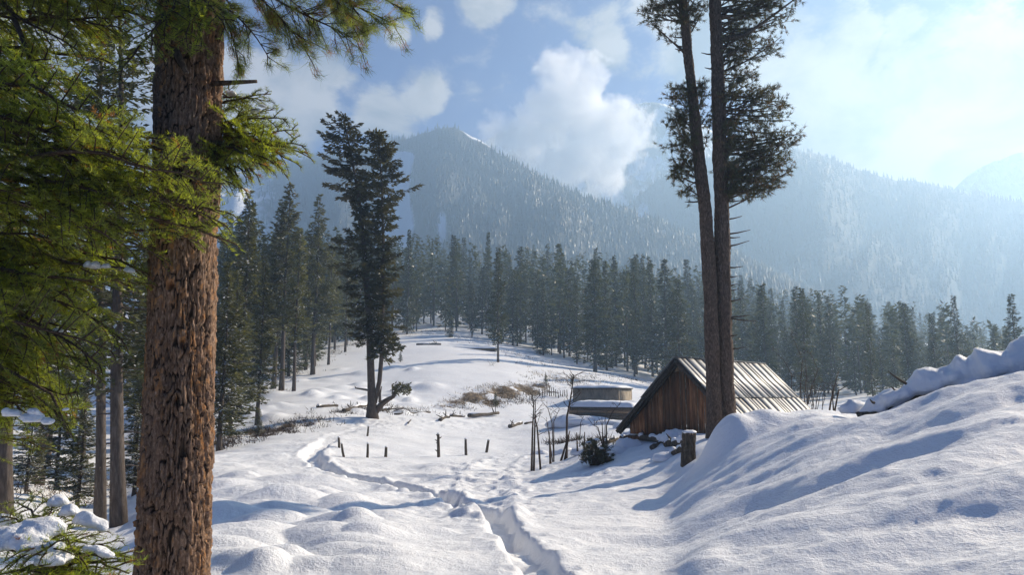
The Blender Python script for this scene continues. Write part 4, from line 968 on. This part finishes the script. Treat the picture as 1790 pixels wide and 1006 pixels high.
# ================================================================== HUT
A = P(1180, 627, 26.0); B_ = P(1335, 638, 31.5); rv = Vector((B_.x - A.x, B_.y - A.y, 0)); HL = rv.length; rv.normalize()
ze = .46; w = 2.43; zg0 = .02
hut = thing('plank_hut', 'low brown plank hut with weathered tin roof half sunk in snow', 'hut', (A.x, A.y, zg0), None, -math.atan2(rv.x, rv.y))
rise = A.z - ze; hr = A.z - zg0; ang = math.atan2(rise, w); SL = math.hypot(rise, w) + .12
rh = random.Random(8)
roof_p = obj('roof', None, hut); gable_p = obj('gable_wall', None, hut)
def roofz(x): return hr - abs(x) * rise / w
for side in (1, -1):
    for r_, (s0, s1) in enumerate(((0, .56), (.54, 1.0))):
        ln = (s1 - s0) * SL; yy = -.04; shm = {}
        while yy < HL + .02:
            wy = rh.choice((.24, .34, .46, .6)); wy = min(wy, HL + .06 - yy)
            if wy < .1: break
            key = round(wy, 3)
            if key not in shm: shm[key] = mesh_from('roof_sheet', [box(0, 0, 0, ln, wy * 1.03, .010) + (0,), box(0, wy * .5 - .012, .007, ln, .014, .008) + (0,)], [M_SHEET])
            o = obj('roof_sheet', shm[key], roof_p); sm = (s0 + s1) / 2 * SL
            n = .02 + (.018 if r_ == 0 else 0) + rh.uniform(-.008, .008)
            o.location = (side * (sm * math.cos(ang) + n * math.sin(ang)), yy + wy / 2, hr - sm * math.sin(ang) + n * math.cos(ang) + (.02 if r_ == 0 else 0))
            o.rotation_euler = (rh.uniform(-.002, .002), ang + rh.uniform(-.012, .012), rh.uniform(-.006, .006) + (0 if side > 0 else math.pi))
            yy += wy
obj('ridge_cap', mesh_from('ridge_cap', [box(0, HL / 2, hr + .055, .16, HL + .16, .02) + (0,)], [M_SHEET]), roof_p)
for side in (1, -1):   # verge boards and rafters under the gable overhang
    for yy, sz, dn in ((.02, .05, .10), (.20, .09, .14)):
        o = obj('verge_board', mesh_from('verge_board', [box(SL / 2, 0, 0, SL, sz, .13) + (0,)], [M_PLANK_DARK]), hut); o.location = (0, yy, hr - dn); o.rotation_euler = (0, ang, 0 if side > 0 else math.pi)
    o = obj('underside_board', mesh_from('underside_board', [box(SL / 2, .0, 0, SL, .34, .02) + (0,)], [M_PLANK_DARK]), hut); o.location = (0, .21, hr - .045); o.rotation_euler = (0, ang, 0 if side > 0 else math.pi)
def board(name, x0, x1, z0, ya, material, lean=0.0, cutz=None, th=.03):
    t0, t1 = roofz(x0 + lean) - .12, roofz(x1 + lean) - .12
    if cutz: t0, t1 = min(t0, cutz), min(t1, cutz)
    if max(t0, t1) < z0 + .06: return
    pts = [(x0, z0), (x1, z0)] + ([(x1 + lean, max(z0, t1))]) + ([(0.0, roofz(0) - .12)] if (x0 + lean) * (x1 + lean) < 0 and not cutz else []) + [(x0 + lean, max(z0, t0))]
    v, f = prism(pts, th); v = v + np.array([0, ya, 0]); return obj(name, mesh_from(name, [(v, f, 0)], [material]), gable_p)
x = -2.15; cut = hr - .46
while x < 2.15:
    ww = rh.uniform(.09, .20); board('plank', x, min(x + ww - .012, 2.2), rh.uniform(.12, .22), .36 + rh.uniform(-.012, .012), M_PLANK, rh.uniform(-.035, .035), cut); x += ww
for i in range(5):
    x0 = -.34 + i * .136; board('gable_panel', x0, x0 + .128, cut + .015, .352, M_PLANK_GREY)
for (x0, x1, z0, z1) in ((-2.3, 2.3, -.25, .12), (1.0, 2.0, 1.02, 1.11), (1.0, 1.85, 1.30, 1.38)):
    obj('beam', mesh_from('beam', [box((x0 + x1) / 2, .33, (z0 + z1) / 2, x1 - x0, .07, z1 - z0) + (0,)], [M_PLANK]), hut)
for xx in (1.02,): obj('beam', mesh_from('beam', [box(xx, .335, .85, .07, .05, 1.4) + (0,)], [M_PLANK_GREY]), hut)
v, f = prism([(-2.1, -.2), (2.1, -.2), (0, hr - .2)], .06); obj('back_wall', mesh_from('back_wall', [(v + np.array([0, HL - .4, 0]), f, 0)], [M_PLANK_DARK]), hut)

# ---- low shacks further off
def slab_snow(rng, sx, sy, h, nx=26, ny=18):
    u = np.linspace(-1, 1, nx); v_ = np.linspace(-1, 1, ny); U, V_ = np.meshgrid(u, v_); e = np.minimum(1 - np.abs(U) ** 6, 1 - np.abs(V_) ** 6)
    top = h * np.clip(e, 0, 1) ** .5 * (1 + .3 * fbm(U * 3, V_ * 3, 5, 3)); X = U * sx / 2 * (1 + .015 * fbm(U * 6, V_ * 6, 8, 2)); Y = V_ * sy / 2
    return np.stack([X, Y, top], -1).reshape(-1, 3), grid_faces(ny, nx)
def shack(name, label, corner, rz, a, b, hgt, wallm, roof=.22, over=.25):
    e = thing(name, label, 'shack', corner, None, rz); rg = np.random.default_rng(int(a * 100))
    sink = 1.2
    obj('wall', mesh_from('wall', [box(-a / 2, 0.1, hgt / 2 - sink / 2, a, .2, hgt + sink) + (0,)], [wallm]), e)
    obj('wall', mesh_from('wall', [box(-.1, b / 2 + .101, hgt / 2 - sink / 2, .2, b - .21, hgt + sink) + (0,)], [wallm]), e)
    obj('wall', mesh_from('wall', [box(-a / 2, b + .105, hgt / 2 - sink / 2, a, .2, hgt + sink) + (0,)], [wallm]), e)
    obj('wall', mesh_from('wall', [box(-a + .1, b / 2 + .101, hgt / 2 - sink / 2, .2, b - .21, hgt + sink) + (0,)], [wallm]), e)
    rf = obj('roof', mesh_from('roof', [box(-a / 2, b / 2, hgt + .06, a + over * 2, b + over * 2, .12) + (0,)], [M_PLANK_DARK]), e)
    v, f = slab_snow(rg, a + over * 2.2, b + over * 2.2, roof); s = obj('snow_layer', mesh_from('snow_layer', [(v, f, 0)], [M_SNOW], True), e, (-a / 2, b / 2, hgt + .121))
    for i in range(int(a / .5)): obj('rafter_end', mesh_from('rafter_end', [TB([(-.25 - i * .5, -over * .9, hgt - .05), (-.25 - i * .5, .0, hgt - .05)], .045, 6) + (0,)], [M_DEAD]), e)
    return e
c = G(1082, 74); shack('flat_roofed_shack', 'flat-roofed mud shack under a thick snow layer near the forest foot', (c.x, c.y, c.z), R(-27), 4.9, 4.0, EYE + slope(680.5) * 74 - c.z, M_MUD, .26, .16)
c = G(1106, 52); sh2 = shack('log_shed', 'low dark log shed sunk in a snow drift left of the hut', (c.x, c.y, c.z), R(-34), 5.0, 3.0, EYE + slope(716) * 52 - c.z, M_PLANK_DARK, .42, .12)
for i in range(7): obj('wall_log', mesh_from('wall_log', [TB([(-5.05, -.02, -.35 + i * .2), (-2.5, -.03, -.34 + i * .2), (.05, -.02, -.35 + i * .2)], .105, 8) + (0,)], [M_PLANK_GREY], True), sh2)
c = G(866, 122); shack('earth_walled_shack', 'long earth-walled shack with snow roof at the top of the meadow', (c.x, c.y, c.z), R(-4), 7.8, 4, EYE + slope(611) * 122 - c.z, M_MUD, .35, .2)

# ================================================================== SMALL THINGS
ro = np.random.default_rng(66)
def post(px, yb, yt, lean_px, wpx, label, knots=0):
    b = H(px, yb, .1); y = b.y; top = P(px + lean_px, yt, y) - b; r = wpx / 2 * y / F
    e = thing('fence_post', label, 'post', b, 'old posts round the fenced snowfield')
    pa = [(0, 0, 0), tuple(top * .5 + Vector((ro.normal(0, .01), ro.normal(0, .01), 0))), tuple(top)]
    parts = [TB(pa, [r * 1.1, r, r * .85], 9) + (0,)]
    obj('stake', mesh_from('stake', parts, [M_DEAD], True), e)
    for k in range(knots):
        z = .25 + .7 * (k + .5) / knots; a = ro.uniform(0, 6.28); q = top * z
        obj('knot', mesh_from('knot', [TB([tuple(q), tuple(q + Vector((math.cos(a) * r * 2.4, math.sin(a) * r * 2.4, r * 1.2)))], [r * .6, r * .2], 6) + (0,)], [M_DEAD]), e)
    v, f = blob(ro, r * 1.1, r * 1.1, r * .8, .3, 10, 6); obj('snow_cap', mesh_from('snow_cap', [(v, f, 0)], [M_SNOW], True), e, top)
for a in [(593, 785, 765, -1, 4, 'short thin post beside the bend of the trodden path'), (602, 800, 776, -5, 4, 'leaning thin post beside the bend of the trodden path'), (642, 803, 776, 1, 4.2, 'upright slim post with a pale top along the trodden path'),
          (674, 803, 782, 1, 5, 'stout short post along the trodden path'), (642, 761, 746, 2, 3.2, 'smallest post by the path just below the two-topped fir'), (767, 797, 759, -1, 5.2, 'tallest knotty post of the fenced snowfield', ), (815, 792, 768, -1, 4.6, 'smooth upright post next to the tallest knotty post'),
          (850, 789, 770, 4, 4.6, 'post leaning toward the hut at the end of the row')]:
    post(*a, knots=7 if a[0] == 767 else 0)

def log_thing(name, label, p0, p1, r, snow=.6, stubs=3, lift=0.0, group=None, cat='log'):
    """a fallen log lying on the snow between two ground points, snow along its back"""
    p0 = Vector(p0); p1 = Vector(p1); mid = (p0 + p1) / 2; e = thing(name, label, cat, mid, group); a, b = p0 - mid, p1 - mid
    up = Vector((0, 0, r * .6 + lift)); n = 6; path = [tuple(a.lerp(b, k / n) + up + Vector((ro.normal(0, r * .2), ro.normal(0, r * .2), ro.normal(0, r * .15)))) for k in range(n + 1)]
    obj('stem', mesh_from('stem', [TB(path, np.linspace(r, r * .75, n + 1), 10) + (0,)], [M_DEAD], True), e)
    for k in range(stubs):
        q = np.array(path[int(ro.integers(1, n))]); d = unit(ro.normal(0, 1, 3) * (1, 1, .3) + np.array([0, 0, .9])); l = r * ro.uniform(2, 5)
        obj('branch_stub', mesh_from('branch_stub', [TB([q, q + d * l * .6, q + d * l + ro.normal(0, r * .3, 3)], [r * .35, r * .25, r * .1], 6) + (0,)], [M_DEAD], True), e)
    if snow:
        sp = np.array(path) + np.array([0, 0, r * .62]); k = np.linspace(0, len(sp) - 1, 26); sp = np.stack([np.interp(k, np.arange(len(sp)), sp[:, j]) for j in range(3)], -1)
        rr2 = r * .85 * np.clip(.55 + snow * fbm(k * .7, k * 0 + r * 50, 9, 3) * 1.5, .05, 1.3); rr2[[0, -1]] *= .3; v, f = tube(sp, rr2, 10); obj('snow_cap', mesh_from('snow_cap', [clean((v, f)) + (0,)], [M_SNOW], True), e)
    return e
log_thing('squared_log', 'long pale squared log propped on the snow below the grassy bank', H(820, 734), H(871, 728), .17, .0, 1, .12)
log_thing('fallen_branch', 'dark branchy stub half buried below the grassy bank', H(768, 738), H(784, 733), .16, .5, 6)
log_thing('fallen_branch', 'tangle of dark branches beside the squared log', H(787, 731), H(812, 731), .12, .6, 6)
log_thing('fallen_log', 'short dark log lying in the middle of the snowfield', H(892, 750), H(912, 744), .16, .5, 2)
log_thing('fallen_log', 'small flat log beyond the short dark log', H(918, 744), H(930, 742), .1, .5, 0)
log_thing('fallen_pole', 'long thin pole lying in snow beside the two-topped fir', H(690, 727), H(752, 724), .10, .5, 3)
log_thing('fallen_pole', 'dark branch pile at the foot of the two-topped fir', H(660, 722), H(704, 718), .13, .4, 6)
log_thing('fallen_log', 'dark log along the ditch uphill of the path bend', H(600, 722), H(640, 712), .17, .6, 4)
log_thing('fallen_log', 'broken log on the forest edge above the brush bank', H(555, 715), H(590, 712), .14, .7, 3)
log_thing('fallen_pole', 'dark fallen trunk lying across the upper meadow', H(728, 604), H(770, 603), .22, .5, 5)
log_thing('stub_stake', 'tiny stake poking from the trodden snow', H(713, 745), H(718, 740), .05, 0, 0, .1)
# logs and stones half buried in front of the hut
HW = 'snow covered log of the tumbled woodpile in front of the hut'
for (a, b, c, d, r) in ((1085, 775, 1125, 768, .13), (1120, 772, 1165, 782, .12), (1165, 785, 1196, 777, .12), (1140, 790, 1165, 776, .09), (1060, 778, 1092, 768, .11), (1175, 795, 1200, 786, .12)):
    log_thing('woodpile_log', HW, H(a, b), H(c, d), r, .9, 1, 0, 'logs of the tumbled woodpile by the hut')
for (px, y_, rx, ry, rz) in ((1000, 53.5, 1.8, 1.2, .7), (1030, 52.5, 1.6, .9, .45), (1070, 51, 1.5, .8, .25), (1098, 50, 1.2, .8, .2)):
    p = G(px, y_); v, f = blob(ro, rx, ry, rz, .3, 26, 14, -.3); tag(obj('snow_drift', mesh_from('snow_drift', [(v, f, 0)], [M_SNOW], True), None, p), 'snow drift banked against the front of the log shed', 'snow drift', 'drifts against the log shed')
for (px, py, rx, rz) in ((1100, 782, .55, .32), (1140, 768, .4, .28), (1180, 770, .5, .3), (1075, 792, .5, .25), (1020, 795, .5, .22), (985, 790, .6, .25), (1108, 762, .5, .35), (1092, 745, .7, .35), (1155, 755, .6, .3), (1215, 755, .6, .35), (945, 792, .5, .2), (1165, 800, .4, .2)):
    p = H(px, py); v, f = blob(ro, rx, rx * .8, rz, .35, 22, 12, -.3); e = tag(obj('snow_heap', mesh_from('snow_heap', [(v, f, 0)], [M_SNOW], True), None, p - Vector((0, 0, rz * .1))), 'rounded snow heap over the rubble in front of the hut', 'snow heap', 'snow heaps along the hut rubble')
p = H(1148, 768); e = thing('wood_block', 'upright pale cut wood block by the hut woodpile', 'wood', p)
obj('block', mesh_from('block', [TB([(0, 0, -.1), (.01, 0, .12), (.0, 0, .26)], [.10, .105, .1], 12) + (0,)], [M_CUT]), e)
# the stump
b = H(1203, 806, .1); st = thing('tree_stump', 'weathered dark stump with snow cap beside the round drift', 'stump', b); hs_ = (P(1207, 757, b.y) - b).z
bark_trunk('stem', [(0, 0, 0), (.02, 0, hs_ * .5), (.05, 0, hs_)], [.19, .165, .17], 60, 80, (.07, .3), .03, [M_DEAD], st, 61)
v, f = blob(ro, .17, .16, .07, .3, 16, 8); obj('snow_cap', mesh_from('snow_cap', [(v, f, 0)], [M_SNOW], True), st, (.05, 0, hs_))
obj('cut_face', mesh_from('cut_face', [TB([(.05, 0, hs_ - .05), (.05, 0, hs_ - .015)], .15, 14) + (0,)], [M_CUT]), st)
# the snow covered log on the bank
YS = 14.6
lp = [P(a, b, y) for a, b, y in ((1500, 722, 15.8), (1545, 704, 15.6), (1600, 680, 15.3), (1660, 662, 15.0), (1720, 648, 14.7), (1790, 622, 14.4), (1860, 600, 14.2), (1960, 570, 14.0))]
e = thing('snowy_fallen_log', 'long fallen log buried under lumpy snow on top of the bank', 'log', lp[3])
pp = np.array([tuple(q - lp[3]) for q in lp]); obj('stem', mesh_from('stem', [TB(pp - np.array([0, 0, .12]), np.linspace(.13, .22, len(pp)), 12) + (0,)], [M_DEAD], True), e)
n = 150; k = np.linspace(0, len(pp) - 1, n); cp = np.stack([np.interp(k, np.arange(len(pp)), pp[:, j]) for j in range(3)], -1); seg = 36; th = np.arange(seg) * 2 * np.pi / seg
Kk, T = np.meshgrid(k, th, indexing='ij'); rad = (.20 + .03 * Kk) * (1 + .55 * fbm(Kk * 1.7, np.sin(T) * 1.1 + 3, 14, 2) + .12 * fbm(Kk * 5, np.cos(T) * 2, 18, 2)) * np.minimum(1, (n - 1 - 0 * Kk) * 0 + np.minimum(Kk * 1.4 + .1, 1))
d = unit(np.gradient(cp, axis=0)); sd = unit(np.cross(d, np.array([0, 0, 1.]))); upv = np.cross(sd, d)
V = cp[:, None] + rad[..., None] * (sd[:, None] * np.cos(T)[..., None] * 1.35 + upv[:, None] * np.sin(T)[..., None])
i = np.arange(n - 1)[:, None] * seg; j = np.arange(seg)[None, :]; k2 = (j + 1) % seg
obj('snow_cap', mesh_from('snow_cap', [(V.reshape(-1, 3), np.stack([i + j, i + seg + j, i + seg + k2, i + k2], -1).reshape(-1, 4), 0)], [M_SNOW], True), e)
for (a, b, c, d_) in ((1585, 672, 1552, 649), (1570, 684, 1558, 677), (1610, 655, 1606, 645), (1528, 705, 1521, 699)):
    q0, q1 = P(a, b, 15.3) - lp[3], P(c, d_, 15.2) - lp[3]; obj('branch_stub', mesh_from('branch_stub', [TB([tuple(q0), tuple((q0 + q1) / 2 + Vector((0, 0, -.02))), tuple(q1)], [.03, .022, .01], 6) + (0,)], [M_TWIG], True), e)
p = H(1497, 726); v, f = blob(ro, .32, .25, .2, .3, 20, 10); tag(obj('snow_lump', mesh_from('snow_lump', [(v, f, 0)], [M_SNOW], True), None, P(1495, 718, 16.2)), 'small separate snow lump at the lower end of the snowy log', 'snow')

# ---- bare shrubs and saplings
def shrub(name, label, y, stems, r0, twigs=6, tl=.5, base=None, group=None, cat='shrub', m=None):
    b = base or P(stems[0][0][0], stems[0][0][1], y); b = Vector((b.x, b.y, min(b.z, gz(b.x, b.y)) - .05)); e = thing(name, label, cat, b, group)
    for s in stems:
        path = [np.array(tuple(P(a, c, y + ro.uniform(-.15, .15) * (k > 0)) - b)) for k, (a, c) in enumerate(s)]; path[0] = np.array([path[0][0], path[0][1], min(path[0][2], 0.0)])
        parts = [TB(path, np.linspace(r0, r0 * .3, len(path)), 6) + (0,)]; L = len(path)
        for k in range(twigs):
            u = ro.uniform(.35, 1) * (L - 1); i0 = min(int(u), L - 2); q = path[i0] + (path[i0 + 1] - path[i0]) * (u - i0); a = ro.uniform(0, 6.28); l = tl * ro.uniform(.4, 1.1)
            dd = unit(np.array([math.cos(a), math.sin(a) * .7, ro.uniform(.3, 1.3)])); parts.append(TB([q, q + dd * l * .55 + ro.normal(0, .03, 3), q + dd * l], [r0 * .3, r0 * .22, r0 * .1], 4) + (0,))
            for k3 in range(2):
                q2 = q + dd * l * ro.uniform(.4, .9); d2 = unit(dd + ro.normal(0, .5, 3)); parts.append(TB([q2, q2 + d2 * l * .45], [r0 * .18, r0 * .08], 3) + (0,))
        obj('stem', mesh_from('stem', parts, [m or M_TWIG], True), e)
    return e
shrub('bare_sapling', 'bare leaning sapling with forked twigs behind the snow heaps', 30, [[(990, 764), (991, 730), (996, 705), (1000, 680), (1003, 655)]], .05, 16, .7)
shrub('bare_sapling', 'cluster of straight dark stems with thin twigs by the fence end', 27, [[(929, 783), (931, 750), (933, 715), (931, 690)], [(933, 782), (935, 740), (936, 700)], [(945, 775), (939, 748), (935, 728)]], .04, 6, .45)
shrub('bare_shrub', 'thin bare shrub between the straight stems and leaning sapling', 30, [[(968, 768), (965, 740), (958, 715), (945, 700)], [(968, 768), (968, 738), (978, 715)], [(966, 750), (955, 730)]], .025, 5, .5)
shrub('bare_sapling', 'slim twig sapling in front of the log shed', 33, [[(1013, 765), (1015, 740), (1020, 728)], [(1056, 760), (1058, 735), (1062, 715)]], .02, 5, .45)
shrub('bare_shrub', 'crooked dark shrub before the left eave of the hut', 27, [[(1060, 775), (1060, 745), (1070, 722), (1084, 706)], [(1056, 760), (1045, 748), (1037, 744)], [(1055, 758), (1052, 730)]], .03, 4, .35)
shrub('bare_sapling', 'tall curved bare stems standing behind the tin roof', 34, [[(1395, 700), (1384, 690), (1384, 655), (1370, 630), (1350, 612)], [(1393, 700), (1400, 660), (1403, 630), (1390, 600), (1382, 585)], [(1395, 700), (1420, 672), (1430, 648), (1418, 620), (1398, 608)], [(1398, 695), (1410, 655), (1408, 635)]], .028, 5, .4)
shrub('bare_shrub', 'dense reddish-brown thicket behind the low corner of the roof', 38, [[(1422 + ro.uniform(-14, 14), 712), (1422 + dx * .5, 690), (1422 + dx, 655 + abs(dx) * .4)] for dx in (-26, -18, -10, -4, 3, 9, 16, 24, 33, 42, -34)], .022, 7, .5)
shrub('forked_snag', 'forked dark snag sticking from snow between hut and snowy log', 19, [[(1447, 732), (1452, 705), (1458, 678), (1466, 650)], [(1453, 696), (1466, 684), (1482, 674)], [(1456, 690), (1454, 680)]], .028, 1, .12, cat='snag')
shrub('rubble_snag', 'short dark broken stakes on the rubble beside the straight stems', 28, [[(962, 768), (960, 755)], [(985, 765), (996, 754)], [(978, 770), (995, 757)], [(1010, 765), (1008, 757)], [(1020, 764), (1022, 756)]], .05, 0, .1, cat='snag')
for (px, py, s, lab) in ((420, 630, 1.0, 'twiggy bush on the open snow below the forest edge'), (542, 657, .8, 'low twig bush by the thin-stemmed fir'), (640, 605, 1.4, 'brushwood heap at the forest foot'), (860, 640, 1.0, 'dark bush at the foot of the lone pine'), (905, 640, 1.0, 'small bent snag above the grassy bank'), (925, 645, 1.1, 'short broken snag above the grassy bank'),
                         (545, 900, .25, 'dry stalks poking from the smooth snow'), (508, 920, .22, 'grass stalks poking through snow beside a mound'), (1440, 862, .12, 'single dry blade on the snowy slope'), (687, 858, .2, 'few dry stalks beside the trodden path')):
    c = H(px, py); mp = c.y / F
    shrub('twig_bush', lab, c.y, [[(px + ro.uniform(-4, 4) * s, py), (px + a * s * .6, py - 8 * s / (mp * 14) * .5), (px + a * s, py - ro.uniform(.6, 1.1) * s / mp * .75)] for a in np.linspace(-14, 14, 7) * (.04 / mp)], .012 * min(1, s * 1.5), 5 if s > .5 else 0, .4 * s, cat='bush')
# conifer saplings and the prickly evergreen bush
for (px, py, top, lab) in ((866, 722, 686, 'tiny slender conifer growing on the lower field by the grassy bank'), (954, 671, 651, 'little frosted conifer on top of the grassy bank'), (452, 765, 716, 'little round-headed conifer on the brush bank'), (1000, 672, 654, 'small dark conifer above the flat-roofed shack'), (700, 632, 612, 'tiny conifer beside the two-topped fir')):
    c = H(px, py); place_tree('conifer_sapling', lab, S[1] if px != 866 else S[2], c - Vector((0, 0, .05)), (P(px, top, c.y) - c).z + .05, rt, None, 1.7)
b = H(1046, 808); e = thing('evergreen_bush', 'sprawling dark evergreen bush on the slope below the hut', 'bush', b)
P0, D0, parts = [], [], []
for k in range(46):
    q0 = P(1040 + ro.uniform(-10, 10), 806, b.y) - b; a = ro.uniform(0, 1); q1 = P(1016 + 62 * ro.uniform(0, 1), 768 + 44 * ro.uniform(0, 1) ** .8, b.y + ro.uniform(-.6, .6)) - b; q0, q1 = np.array(tuple(q0)) * (1, 1, 0), np.array(tuple(q1))
    q1[2] = max(q1[2], .06); parts.append(TB([q0, (q0 + q1) / 2 + np.array([0, 0, .12]), q1], [.012, .009, .004], 4) + (1,))
    for m_ in range(9): P0.append(q0 + (q1 - q0) * ro.uniform(.45, 1) + ro.normal(0, .05, 3) + np.array([0, 0, .06])); D0.append(unit(q1 - q0 + np.array([0, 0, .3])))
parts.insert(0, tufts(ro, np.array(P0), np.array(D0), .12, .016, 16)); obj('foliage', mesh_from('foliage', parts, [M_PINE, M_TWIG]), e)
for (a, c_) in ((1030, 775), (1050, 785), (1066, 792), (1042, 770)):
    v, f = blob(ro, .13, .1, .05, .4, 14, 8); obj('snow_clump', mesh_from('snow_clump', [(v, f, 0)], [M_SNOW], True), e, P(a, c_, b.y - .1) - b)

# ---- the far wattle fence below the shack
for i, px in enumerate(np.linspace(944, 992, 13)):
    b = H(px + ro.uniform(-1, 1), 694 + ro.uniform(-2, 2), .1); e = thing('far_stake', 'thin stake of the small wattle fence below the grassy bank', 'stake', b, 'stakes of the small wattle fence')
    obj('stake', mesh_from('stake', [TB([(0, 0, 0), (ro.normal(0, .04), 0, ro.uniform(.7, 1.15))], [.05, .035], 6) + (0,)], [M_DEAD]), e)
    if 2 < i < 8: obj('rail', mesh_from('rail', [TB([(-.15, 0, .55), (.35, .05, .5)], .03, 5) + (0,)], [M_DEAD]), e)

# ---- dry grass and brush where the bank is bare
sel = (gb > .50) & (GY < 112) & (GY > 20) & (SG > -1.0) & (SG < .4); ii = np.argwhere(sel); wts = (np.gradient(GY, axis=0)[sel] * np.gradient(GX, axis=1)[sel]) * (gb[sel] - .4); wts = np.maximum(wts, 0); wts /= wts.sum()
pk = ii[ro.choice(len(ii), 9000, p=wts)]; gp = np.stack([GX[pk[:, 0], pk[:, 1]], GY[pk[:, 0], pk[:, 1]], GZ[pk[:, 0], pk[:, 1]]], -1) + ro.normal(0, .12, (9000, 3)) * (1, 1, 0)
keep = fbm(gp[:, 0] / 1.1, gp[:, 1] / 1.1, 101, 3) > -.05; gp = gp[keep]; n = len(gp)
lean = unit(ro.normal(0, .5, (n, 3)) * (1, 1, 0) + np.array([-.25, -.35, .6])); v, f = slivers(gp - np.array([0, 0, .03]), lean, unit(np.cross(lean, ro.normal(0, 1, (n, 3)))), ro.uniform(.18, .5, n), .035)
tag(obj('dry_grass', mesh_from('dry_grass', [(v, f, 0, ro.uniform(0, 1, n))], [M_GRASS])), 'straw coloured dry grass and brush on the thawed banks', 'grass', kind='stuff')

# ---- brushwood along ditches and the forest edge
lines = [([(385, 782), (430, 768), (480, 752), (545, 742)], 2.2, 900), ([(545, 726), (600, 722), (640, 716), (700, 722), (745, 722)], 1.3, 420), ([(480, 670), (520, 650), (560, 626), (610, 606), (660, 592)], 3.5, 800),
         ([(770, 714), (830, 706), (900, 700), (950, 694)], 1.5, 350), ([(930, 664), (1000, 668), (1060, 664), (1130, 668)], 3.0, 600), ([(700, 586), (760, 580), (830, 596), (900, 622), (960, 640)], 4.0, 500), ([(60, 880), (130, 862), (200, 850)], 2.0, 260), ([(960, 772), (1010, 768), (1060, 772)], .5, 160)]
parts = []
for pts, spread, cn in lines:
    hp = np.array([hit0(*q) for q in pts]); k = ro.uniform(0, len(pts) - 1, cn); x = np.interp(k, np.arange(len(pts)), hp[:, 0]) + ro.normal(0, spread * .4, cn); y = np.interp(k, np.arange(len(pts)), hp[:, 1]) + ro.normal(0, spread, cn)
    ok = fbm(x / 1.6, y / 1.6, 131, 2) > -.1; x, y = x[ok], y[ok]
    bp = np.array([(a, b, gz(a, b)) for a, b in zip(x, y)]); n = len(bp) * 5; p = np.repeat(bp, 5, 0) + ro.normal(0, .12, (n, 3)) * (1, 1, 0); d = unit(ro.normal(0, .6, (n, 3)) + np.array([0, 0, .75]))
    v, f = slivers(p - np.array([0, 0, .04]), d, unit(np.cross(d, ro.normal(0, 1, (n, 3)))), ro.uniform(.15, .55, n), .04); parts.append((v, f, 0, ro.uniform(0, 1, n)))
tag(obj('brushwood', mesh_from('brushwood', parts, [M_TWIG])), 'dark twiggy brushwood along ditches and the forest edge', 'brushwood', kind='stuff')

# ---- the rest of the forest, too deep to count
rw = np.random.default_rng(17); parts = []
cnt_ = 0
for tries in range(9000):
    if cnt_ >= 620: break
    px = rw.uniform(340, 1960); y0 = np.interp(px, *FRONT) + 14; y = y0 + rw.uniform(0, 1) ** 1.3 * (330 - y0 * .5); c = G(px, y)
    if not room(c.x, c.y, 2.2): continue
    top = np.interp(px, *SKYL) + abs(rw.normal(0, 1)) * 42 - (14 if rw.uniform() < .12 else 0); h = EYE + slope(top) * y - c.z
    if h < 9: continue
    h = min(h, rw.uniform(22, 31)); placed.append((c.x, c.y)); cnt_ += 1; cb = h * rw.uniform(.05, .2); Rr = h * rw.uniform(.13, .19)
    ld = lambda hh, c=c: np.stack([np.full_like(hh, c.x), np.full_like(hh, c.y), hh + c.z], -1)
    lf_ = lambda hh, az, cb=cb, h=h, Rr=Rr: Rr * np.maximum(.04, (1 - (hh - cb) / (h - cb)) ** .95)
    pa = crown(rw, ld, cb, h, 70, lf_, 1.1, 3.6, .10, curl=.2, limb=.0001)
    parts += [q for q in pa if q[2] < 2]; parts.append(TB([(c.x, c.y, c.z - .5), (c.x, c.y, c.z + h * .55)], [h * .012, h * .006], 5) + (2,))
tag(obj('deep_forest', mesh_from('deep_forest', parts, [M_FIR, M_SNOW, M_BARK_FAR])), 'hazy mass of conifers deep in the forest', 'forest', kind='stuff')

# ---- cloud caught on the far summit
m = bpy.data.materials.new('cloud_vapour'); m.use_nodes = True; t = NT(m.node_tree); t.n.remove(t.n['Principled BSDF'])
pv = t.add('ShaderNodeVolumePrincipled'); pv.inputs['Color'].default_value = (1, 1, 1, 1); pv.inputs['Anisotropy'].default_value = .25
p = geo(t); acc = None
YC = 1800
for (px, py, r) in ((980, 130, 62), (1010, 180, 80), (960, 215, 85), (1040, 240, 105), (920, 245, 70), (1075, 225, 50), (1000, 280, 80), (1055, 290, 60), (870, 240, 45), (965, 105, 40)):
    c = P(px, py, YC); d = t.vmath('DISTANCE', p, c); g_ = t.math('SUBTRACT', 1.0, t.math('DIVIDE', d, r * 1.75)); acc = g_ if acc is None else t.math('MAXIMUM', acc, g_)
nz_ = t.noise(p, .013, 8, .62, .3)
dn = t.math('ADD', acc, t.math('MULTIPLY', t.math('SUBTRACT', nz_, .5), 2.4))
t.link(t.math('MULTIPLY', t.smooth(dn, .30, .52), .016), pv.inputs['Density']); t.link(pv.outputs[0], t.n['Material Output'].inputs['Volume'])
c = P(1000, 215, YC); v, f = box(c.x, c.y, c.z, 640, 330, 560)
tag(obj('cloud', mesh_from('cloud', [(v, f, 0)], [m])), 'white cloud caught on the far snowy summit', kind='stuff')
